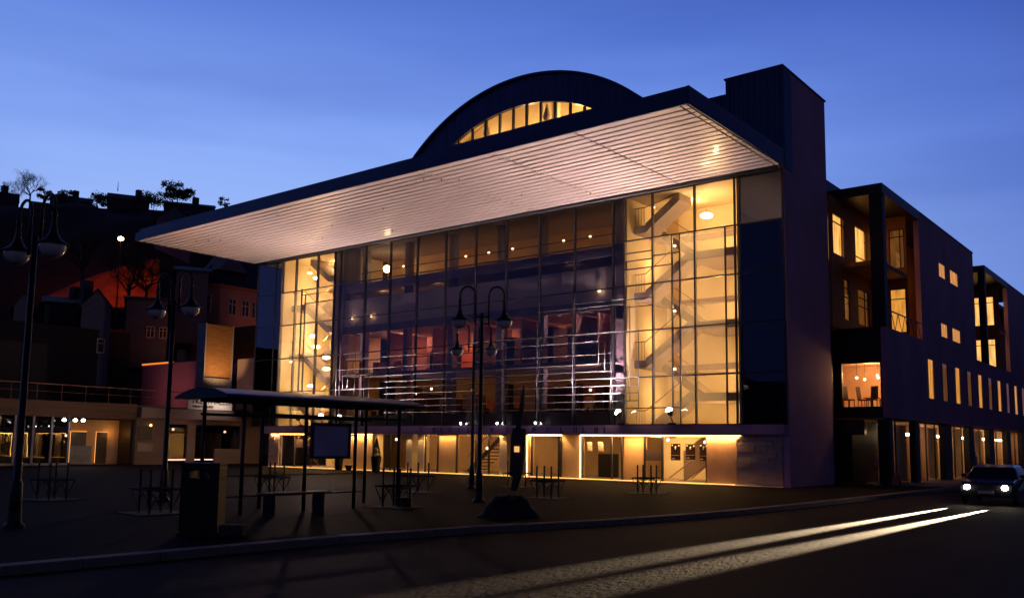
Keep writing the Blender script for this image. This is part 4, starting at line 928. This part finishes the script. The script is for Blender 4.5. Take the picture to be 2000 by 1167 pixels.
# old corner house: two visible faces
O_ = thing('corner_house', 'old salmon coloured house with white cross barred windows under the canopy end', 'house', (-78, 20, 10))
M['salmon'] = mat('salmon_render', (.42, .17, .115), .8, nscale=.4, namt=.15)
m = MB(); m.prism([(-75, 18.0, 5), (-75, 28, 5), (-84, 28, 5), (-84, 18.4, 5), (-77.2, 16.1, 5)], (0, 0, 0), (0, 0, 14.7)); m.build('wall', 'salmon', O_)
m = MB(); m.prism([(-74.8, 17.85, 19.7), (-74.8, 28.2, 19.7), (-84.2, 28.2, 19.7), (-84.2, 18.2, 19.7), (-77.3, 15.85, 19.7)], (0, 0, 0), (0, 0, .35)); m.build('cornice', mat('brick_red_cornice', (.45, .12, .05), .7, nscale=6, namt=.5), O_)
m = MB(); bs = [(-74.7, 17.75, 20.06), (-74.7, 28.4, 20.06), (-84.4, 28.4, 20.06), (-84.4, 18.0, 20.06), (-77.4, 15.7, 20.06)]; apx = [(-78, 20.5, 23.2), (-78, 26, 23.2), (-81, 26, 23.2), (-81, 20.5, 23.2), (-79, 19.5, 23.2)]
m.add(bs+apx, [(i, (i+1) % 5, 5+(i+1) % 5, 5+i) for i in range(5)]+[(5, 6, 7, 8, 9)]); m.build('roof', 'roofdark', O_)
m = MB(); m.prism([(-76.2, 18.6, 22.1), (-76.2, 22.4, 22.1), (-76.2, 20.4, 24.4)], (-4, 0, 0), (0, 0, 0)); m.build('dormer_gable', 'housepale', O_)
def hw(face, a, z, w=1.0, h=1.9):
    # face 0: x=-75 facing +x along y; face 1: the angled face
    f = MB()
    if face == 0: P0 = Vector((-74.95, a, z)); u = Vector((0, 1, 0)); n = Vector((1, 0, 0))
    else:
        q0, q1 = Vector((-77.2, 16.1, 0)), Vector((-75, 18.0, 0)); u = (q1-q0).normalized(); n = Vector((u.y, -u.x, 0)); P0 = q0+u*a+n*.05; P0.z = z
    Zu = Vector((0, 0, 1))
    for s in (0, .5, 1): f.bar(P0+u*w*s, P0+u*w*s+Zu*h, .12, .08)
    for s in (0, .66, 1): f.bar(P0+Zu*h*s, P0+Zu*h*s+u*w, .08, .12)
    o = f.build('window', 'winframe', O_); MB().add([P0-n*.03, P0-n*.03+u*w, P0-n*.03+u*w+Zu*h, P0-n*.03+Zu*h], [(0,1,2,3)]).build('pane', 'roofdark', o)
for a in (19.2, 21.0, 22.4, 23.9): hw(0, a, 16.6)
for a in (20.9, 22.2, 23.6): hw(0, a, 13.2)
hw(1, .8, 16.7, 1.1, 2.0)
lamp('SPOT', (-68, 24, 13), 300, (1, .35, .16), O_, .4, aim=(-75, 22.5, 16.5), cone=62, blend=1)

# red lit bank with its street light
p = far(236, 466, 112); g = far(228, 600, 112)
t = thing('street_light', 'single sodium street light glowing orange on the dark hillside', 'street light', (p.x, p.y, p.z-8))
MB().tube([(p.x, p.y, p.z-9), (p.x, p.y, p.z)], [.09, .06], 8).build('pole', 'dark', t)
MB().ball(p, .30, 12, .8).build('lamp_head', emis('sodium_lamp', (1, .55, .15), 45), t, smooth=True)
m = MB(); 
for k in range(8): 
    pass
lamp('SPOT', p+Vector((1.0, .5, -.5)), 6500, (1, .08, .0), t, .3, aim=far(205, 560, 128), cone=70, blend=.9)
a_, b_ = far(90, 600, 128), far(312, 505, 128)
M['redbank'] = mat('grassy_bank', (.16, .07, .03), .95, nscale=.5, namt=.55, bump=1, bscale=3)
vs = []; fs = []; nx, nzv = 40, 10; rr = random.Random(4)
for j in range(nzv+1):
    for i in range(nx+1):
        px = 95+(312-95)*i/nx; topy = 515-10*(i/nx)+ (60*(1-i/nx)**1.5); py = 600+(topy-600)*j/nzv
        q = far(px, py, 122+9*j/nzv+rr.uniform(-.5, .5)); vs.append(q)
for j in range(nzv):
    for i in range(nx): k = j*(nx+1)+i; fs.append((k, k+1, k+nx+2, k+nx+1))
structure(MB().add(vs, fs).build('grassy_bank', 'redbank', smooth=True))

# trees
def limbs(mb, p, d, L_, r, depth, rnd, up_=.12):
    q = p+d*L_; mb.tube([p, (p+q)/2+Vector((rnd.uniform(-1,1), rnd.uniform(-1,1), 0))*L_*.05, q], [r, r*.82, r*.62], 5, cap=False)
    if depth == 0: return
    for _ in range(3 if depth > 1 else 4):
        a = Vector((rnd.uniform(-1, 1), rnd.uniform(-1, 1), rnd.uniform(-.3, .9))).normalized()
        nd = (d*.75+a*.75+Vector((0, 0, up_))).normalized(); limbs(mb, q if rnd.random() < .6 else p.lerp(q, .7), nd, L_*rnd.uniform(.62, .82), r*.58, depth-1, rnd, up_)
def baretree(px, py, dist, h, lab, seed, dp=5, grp=None):
    rnd = random.Random(seed); p = far(px, py, dist)
    t = thing('bare_tree', lab, 'tree', p, grp)
    m = MB(); m.tube([p-Vector((0, 0, 3)), p+Vector((0, 0, h*.28))], [h*.03, h*.022], 7); m.build('trunk', 'bark', t)
    m = MB()
    for _ in range(7):
        a = Vector((rnd.uniform(-1.6, 1.6), rnd.uniform(-1.6, 1.6), 1.0)).normalized(); limbs(m, p+Vector((0, 0, h*rnd.uniform(.18, .28))), a, h*.25, h*.013, dp-1, rnd)
    m.build('crown', 'bark', t); return t
baretree(58, 396, 184, 6.4, 'bare round crowned tree against the sky above the tall lamp', 3, 6)
baretree(20, 400, 186, 5.2, 'smaller bare tree against the sky at the far left', 8, 5)
baretree(250, 600, 106, 7.5, 'bare tree in front of the red lit bank, left of the corner house', 12, 5)
baretree(285, 592, 107, 7.0, 'bare tree on the red lit bank at its right end', 15, 5)
baretree(160, 560, 107, 8, 'thin bare tree at the left of the red lit bank', 21, 4)
def leaftree(px, py, dist, h, w, lab, seed, layers=True, name='pine_tree', nleaf=2600):
    rnd = random.Random(seed); p = far(px, py, dist); t = thing(name, lab, 'tree', p)
    MB().tube([p-Vector((0, 0, 3)), p+Vector((0, 0, h*.8))], [h*.035, h*.012], 7).build('trunk', 'bark', t)
    m = MB(); cl = []
    for _ in range(16): 
        a = rnd.uniform(0, 6.28); rr_ = w*math.sqrt(rnd.random()); zz = rnd.uniform(.42, 1.0); cl.append((Vector((math.cos(a)*rr_*(1.15-zz*.5), math.sin(a)*rr_*(1.15-zz*.5), h*zz)), w*rnd.uniform(.22, .42)))
    for _ in range(nleaf):
        c, r_ = rnd.choice(cl); d = Vector((rnd.gauss(0, 1), rnd.gauss(0, 1), rnd.gauss(0, .45))); d = d.normalized()*r_*rnd.random()**.4
        q = p+c+d; s = .05*w+.05; a = Vector((rnd.uniform(-1,1), rnd.uniform(-1,1), rnd.uniform(-1,1))).normalized()*s; b = a.cross(Vector((rnd.uniform(-1,1), rnd.uniform(-1,1), .3))).normalized()*s*.6
        m.add([q-a, q+b, q+a, q-b], [(0,1,2,3)])
    m.build('crown', 'foliage', t)
leaftree(345, 416, 172, 5.4, 2.9, 'round dark pine standing out against the sky on the ridge', 31)
leaftree(437, 418, 165, 3.0, 1.1, 'small dark conifer tip against the sky just left of the canopy', 33, nleaf=900)
for i, (px, py, h, w) in enumerate(((188, 412, 3.0, 2.6), (300, 412, 3.2, 3.0), (85, 406, 3.4, 1.6), (128, 404, 2.8, 1.8))):
    leaftree(px, py, 176, h, w, ['bushy dark shrub in the dip of the ridge, right of the hipped house', 'low bushy shrubs along the ridge just left of the round pine', 'narrow dark shrub on the ridge right of the bare tree', 'small dark bush by the hipped house roof'][i], 40+i, name='shrub', nleaf=1200)

# ================================================================= STREET LAMPS
def street_lamp(loc, rz, lab):
    t = thing('street_lamp', lab, 'street lamp', (0, 0, 0), 'double arched street lamps on the square')
    MB().tube([(0,0,0), (0,0,.9), (0,0,.95), (0,0,6.05)], [.12, .11, .075, .06], 14).build('pole', 'dark', t, smooth=True)
    MB().lathe([(.001, 0), (.2, 0), (.2, .05), (.14, .12), (.12, .35)], n=16).build('foot', 'dark', t)
    MB().tube([(-.26, 0, 5.92), (.26, 0, 5.92)], .03, 8).build('cross_bar', 'dark', t, smooth=True)
    for s in (-1, 1):
        pts = [(s*.22, 0, 5.68), (s*.22, 0, 6.62)]+[(s*(.47-.25*math.cos(a)), 0, 6.62+.25*math.sin(a)*1.15) for a in [math.pi*i/10 for i in range(1, 10)]]+[(s*.72, 0, 6.62), (s*.72, 0, 6.45)]
        ar = MB().tube(pts, .034, 8).build('arm', 'dark', t, smooth=True)
        MB().ball((s*.22, 0, 5.92), .06, 8).build('joint', 'dark', ar)
        c = (s*.72, 0, 0)
        sh = MB().lathe([(.035, 6.50), (.06, 6.47), (.06, 6.41), (.045, 6.38), (.055, 6.2), (.085, 6.05), (.15, 5.93), (.24, 5.86), (.335, 5.80), (.325, 5.79), (.2, 5.84), (.001, 5.86)], c, 24).build('lamp_shade', 'dark', t, smooth=True)
        MB().lathe([(.265, 5.83), (.265, 5.75), (.24, 5.66), (.18, 5.58), (.10, 5.535), (.001, 5.52)], c, 24).build('lens', 'opal', sh, smooth=True)
    t.location = loc; t.rotation_euler.z = rz; t['label'] = lab; return t
s0_ = street_lamp((-2.35, -19.85, 0), R(38), 'double arched street lamp in front of the middle of the glass facade')
ft = s0_
dup(ft, (-8.5, -13.15, 0), R(34), 'farther double street lamp with its lanterns just below those of the middle one')
dup(ft, (-8.55, -27.05, 0), R(11), 'double arched street lamp left of the bus shelter, before the timber tower')
dup(ft, (-3.1, -33.55, 0), R(4), 'nearest double street lamp at the far left edge, against the hillside')

# ================================================================= BUS SHELTER
S = thing('bus_shelter', 'black bus shelter with curved roof and thin posts on the dark square', 'bus shelter', (-3.5, -25.5, 0))
for x, y in ((-2.9, -28.3), (-2.9, -26.35), (-2.9, -24.6), (-2.9, -22.9), (-4.35, -28.5), (-4.35, -26.7), (-4.35, -22.9)):
    MB().tube([(x, y, 0), (x, y, 2.86)], .05, 10).build('post', 'dark', S, smooth=True)
m = MB(); ya, yb2 = -28.95, -22.1
def rp(t): return (-5.0+2.35*t, 2.95+.21*math.sin(math.pi*t)**.9)
K = 20; vs = []
for y in (ya, yb2):
    for i in range(K+1): x, z = rp(i/K); vs.append((x, y, z))
for y in (ya, yb2):
    for i in range(K+1): x, z = rp(i/K); vs.append((x, y, z-.05))
k = K+1
m.add(vs, [(i, i+1, k+i+1, k+i) for i in range(K)]+[(2*k+i, 2*k+i+1, 3*k+i+1, 3*k+i) for i in range(K)]+[(0, k, 3*k, 2*k), (K, K+k, K+3*k, K+2*k)])
m.build('roof', mat('shelter_roof_sheet', (.10, .12, .20), .3, .3), S, smooth=True)
for y in (ya, yb2):
    m = MB(); pts = [Vector((rp(i/K)[0], y, rp(i/K)[1]-.02)) for i in range(K+1)]; m.prism(pts+[Vector((-2.65, y, 2.88)), Vector((-5.0, y, 2.88))], (0, -.03, 0), (0, .03, 0)); m.build('roof_end', 'dark', S)
m = MB()
for x in (-2.9, -4.35): m.bar((x, -28.6, 2.86), (x, -22.7, 2.86), .06, .10); m.bar((x, -28.6, 2.5), (x, -22.7, 2.5), .05, .07)
for y in (-28.3, -26.4, -24.6, -22.9): m.bar((-4.35, y, 2.86), (-2.9, y, 2.86), .05, .08)
m.build('roof_beam', 'dark', S)
m = MB(); m.bar((-4.35, -28.5, .35), (-4.35, -22.9, .35), .04); m.bar((-4.35, -28.5, .9), (-4.35, -22.9, .9), .03); m.build('side_rail', 'dark', S)
MB().box(-4.36, -4.34, -26.6, -23.0, .38, 2.45).build('glass_wall', 'pane', S)
t = thing('timetable_board', 'square framed timetable board hanging between two shelter posts', 'board', (-2.9, -25.5, 1.4))
MB().box(-2.94, -2.90, -26.10, -24.86, 1.44, 2.27).build('panel', mat('grey_violet_panel', (.60, .50, .66), .12, nscale=.8, coat=.8), t)
m = MB()
for a in ((-26.16, -24.80, 2.27, 2.34), (-26.16, -24.80, 1.37, 1.44), (-26.16, -26.10, 1.44, 2.27), (-24.86, -24.80, 1.44, 2.27)): m.box(-2.96, -2.86, a[0], a[1], a[2], a[3])
m.box(-2.94, -2.88, -26.3, -26.1, 2.0, 2.05); m.box(-2.94, -2.88, -24.8, -24.62, 2.0, 2.05); m.build('frame', 'dark', t)
def bench(lab, loc, L_, grp=None):
    t = thing('bench', lab, 'bench', (0, 0, 0), grp)
    for i in range(3): MB().box(-.22+i*.15, -.09+i*.15, -L_/2, L_/2, .50, .545).build('seat_board', 'timber', t, bevel=.01)
    for y in (-L_*.38, L_*.38): m = MB(); m.box(-.18, .18, y-.05, y+.05, 0, .50); m.build('leg', 'dark', t)
    t.location = loc; return t
bench('low bench with plank seat inside the bus shelter', (-2.45, -27.0, 0), 2.05)
# litter bin
bp_ = (onz(0, 345, 1046)+onz(0, 423, 1046))/2
t = thing('litter_bin', 'large black litter bin with two slots, in front of the shelter', 'litter bin', (bp_.x, bp_.y, 0))
u = Vector((F.x, F.y, 0)).normalized(); r_ = Vector((u.y, -u.x, 0)); c0 = Vector((bp_.x, bp_.y, 0))+u*.25
def ob(mb, a0, a1, d0, d1, z0, z1, taper=0):
    mb.prism([c0+r_*a0+u*d0+Vector((0,0,z0)), c0+r_*a1+u*d0+Vector((0,0,z0)), c0+r_*a1+u*d1+Vector((0,0,z0)), c0+r_*a0+u*d1+Vector((0,0,z0))], (0,0,0), (0,0,z1-z0)); return mb
ob(MB(), -.40, .40, -.25, .25, 0, .06).build('plinth', 'dark', t)
m = MB(); ob(m, -.37, .37, -.23, .25, .06, 1.08)
for a0, a1, z0, z1 in ((-.37, -.21, 1.08, 1.24), (-.02, .12, 1.08, 1.24), (.17, .37, 1.08, 1.24), (-.37, .37, 1.24, 1.34)): ob(m, a0, a1, -.23, .25, z0, z1)
m.build('bin_body', 'dark', t, bevel=.012)
ob(MB(), -.39, .39, -.26, .28, 1.34, 1.385).build('lid', 'dark', t, bevel=.01)
ob(MB(), .10, .14, -.245, -.232, 1.12, 1.22).build('emblem', 'steel', t)
p = (onz(0, 432, 1046)+onz(0, 474, 1046))/2
m = MB(); c0 = Vector((p.x, p.y, 0)); ob(m, -.22, .24, -.15, .15, 0, .22); o = m.build('concrete_block', mat('dark_concrete', (.05, .05, .055), .9, bump=.5), bevel=.03); tag(o, 'low dark concrete block beside the litter bin', 'block')
p = onz(0, 787, 988); c0 = p.copy(); m = MB(); ob(m, -.2, .26, -.15, .15, 0, .27); o = m.build('concrete_block', 'darkwood', bevel=.03); tag(o, 'low dark block at the foot of the last shelter post', 'block')

# ================================================================= TREE GUARDS
M['iron'] = mat('cast_iron', (.004, .0035, .004), .95)
def guard():
    t = thing('tree_guard', 'x', 'tree guard')
    for a in (-.28, .28):
        for b in (-.28, .28):
            ps = MB().tube([(a, b, 0), (a, b, 1.06)], .03, 8).build('post', 'dark', t); MB().ball((a, b, 1.07), .038, 8).build('cap', 'dark', ps)
    m = MB()
    for s in (-1, 1): m.bar((-.46, s*.42, .60), (.46, s*.42, .60), .03, .05); m.bar((s*.46, -.42, .60), (s*.46, .42, .60), .03, .05)
    m.build('top_rail', 'dark', t)
    m = MB()
    for s in (-1, 1):
        for k in (-1, 1):
            m.tube([(k*.46, s*.42, .60), (k*.34, s*.36, .30), (k*.28, s*.28, .12)], .014, 5)
            m.tube([(k*.17, s*.34, .58), (0, s*.34, .50), (-k*.15, s*.32, .37), (-k*.26, s*.29, .14)], .012, 5); m.tube([(s*.34, k*.17, .58), (s*.34, 0, .50), (s*.32, -k*.15, .37), (s*.29, -k*.26, .14)], .012, 5)
    m.build('brace', 'dark', t)
    m = MB(); m.box(-.7, .7, -.7, .7, .001, .016); m.build('grating', 'iron', t)
    return t
g0 = guard()
GL = [((-1.62, -10.6), 'tree guard standing alone before the bright right stairwell'), ((-2.26, -16.3), 'tree guard right of the lamp posts, the larger of the crossing pair'), ((-8.2, -10.5), 'tree guard just right of the lamp posts, at the foot of the leaning column'),
      ((-2.42, -23.4), 'tree guard behind the last shelter post, nearer one of two'), ((-7.85, -17.0), 'tree guard behind the last shelter post, farther one of two'), ((-9.7, -22.3), 'tree guard seen through the shelter beyond the bench'),
      ((-4.75, -29.5), 'tree guard left of the litter bin'), ((-11.4, -29.0), 'tree guard right of the nearest lamp post at the far left')]
for i, ((x, y), lab) in enumerate(GL):
    if i == 0: g0.location = (x, y, 0); g0.rotation_euler.z = R(8)
    o = g0 if i == 0 else dup(g0, (x, y, 0), R(random.uniform(-8, 14)))
    o['label'] = lab; o['group'] = 'tree guards on the square'

# planters with conical shrubs
def planter(loc, lab, hh, seed):
    t = thing('planter', lab, 'planter', (0, 0, 0), 'planters by the theatre entrance')
    MB().lathe([(.001, 0), (.24, 0), (.34, 1.0), (.31, 1.0), (.29, .93), (.001, .93)], n=20).build('pot', 'dark', t)
    rnd = random.Random(seed); m = MB()
    for _ in range(1500):
        z = rnd.random(); r = .27*(1-z)**.75*(.75+.3*rnd.random()); a = rnd.uniform(0, 6.28); q = Vector((r*math.cos(a), r*math.sin(a), .98+z*hh)); s = .035
        u1 = Vector((rnd.uniform(-1,1), rnd.uniform(-1,1), rnd.uniform(-.2,1))).normalized()*s; u2 = u1.cross(Vector((rnd.uniform(-1,1), rnd.uniform(-1,1), .1))).normalized()*s*.6
        m.add([q-u1, q+u2, q+u1, q-u2], [(0,1,2,3)])
    m.tube([(0, 0, .9), (0, 0, 1+hh*.8)], .02, 5); m.build('shrub', 'foliage', t); t.location = loc; return t
planter((-25.75, -2.5, 0), 'tall dark planter with pointed shrub before the lit glass entrance', 1.15, 3)
planter((-30.9, -1.1, 0), 'tall dark planter with shrub half hidden by the timetable board', 1.1, 6)
t = thing('doorstop_bowl', 'small dark bowl shaped pot on the pavement beside the half hidden planter', 'pot', (-30.0, -1.0, 0)); MB().lathe([(.001, 0), (.16, 0), (.28, .34), (.24, .36), (.001, .30)], (-30.0, -1.0, 0), 16).build('bowl', 'dark', t); t.name = 'plant_pot'
# leaning column (sculpture) and dark mound
t = thing('sculpture', 'leaning dark slab column with a small glowing square, before the pier', 'sculpture', (-8.5, -9.6, 0))
b0_ = onz(0, 1012, 958); dpt = b0_
def onplane(px, py):  # vertical plane through the sculpture foot, facing the street
    return ony(b0_.y, px, py)
q = [onplane(*c) for c in ((998, 928), (1001, 862), (1004, 836), (1024, 836), (1022, 870), (1016, 930), (1006, 958), (1000, 958), (1005, 930))]
MB().prism(q, (0, -.10, 0), (0, .10, 0)).build('slab', 'darkwood', t)
q = [onplane(*c) for c in ((1008, 838), (1019, 775), (1023, 752), (1022, 790), (1016, 838))]
MB().prism(q, (0, -.05, 0), (0, .05, 0)).build('blade', 'dark', t)
a, b = onplane(1009, 882), onplane(1018, 871); MB().box(a.x, b.x, b0_.y-.16, b0_.y-.12, a.z, b.z).build('lit_square', emis('small_lit_panel', (1, .5, .16), 1.0), t)
p = onz(0, 996, 1008)
vs = []; rnd = random.Random(9); n1, n2 = 9, 18; m = MB()
prof = [(.90, 0), (.80, .10), (.64, .24), (.52, .40), (.38, .54), (.22, .50), (.001, .53)]
m.lathe(prof, p, n2)
m.v = [v+Vector((rnd.uniform(-.06, .06), rnd.uniform(-.06, .06), 0 if v.z < .02 else rnd.uniform(-.03, .03))) for v in m.v]
o = m.build('boulder', mat('dark_rock', (.022, .02, .022), .9, bump=1, bscale=6), smooth=True); tag(o, 'dark rounded boulder at the pavement edge in front of the lamp post', 'boulder')
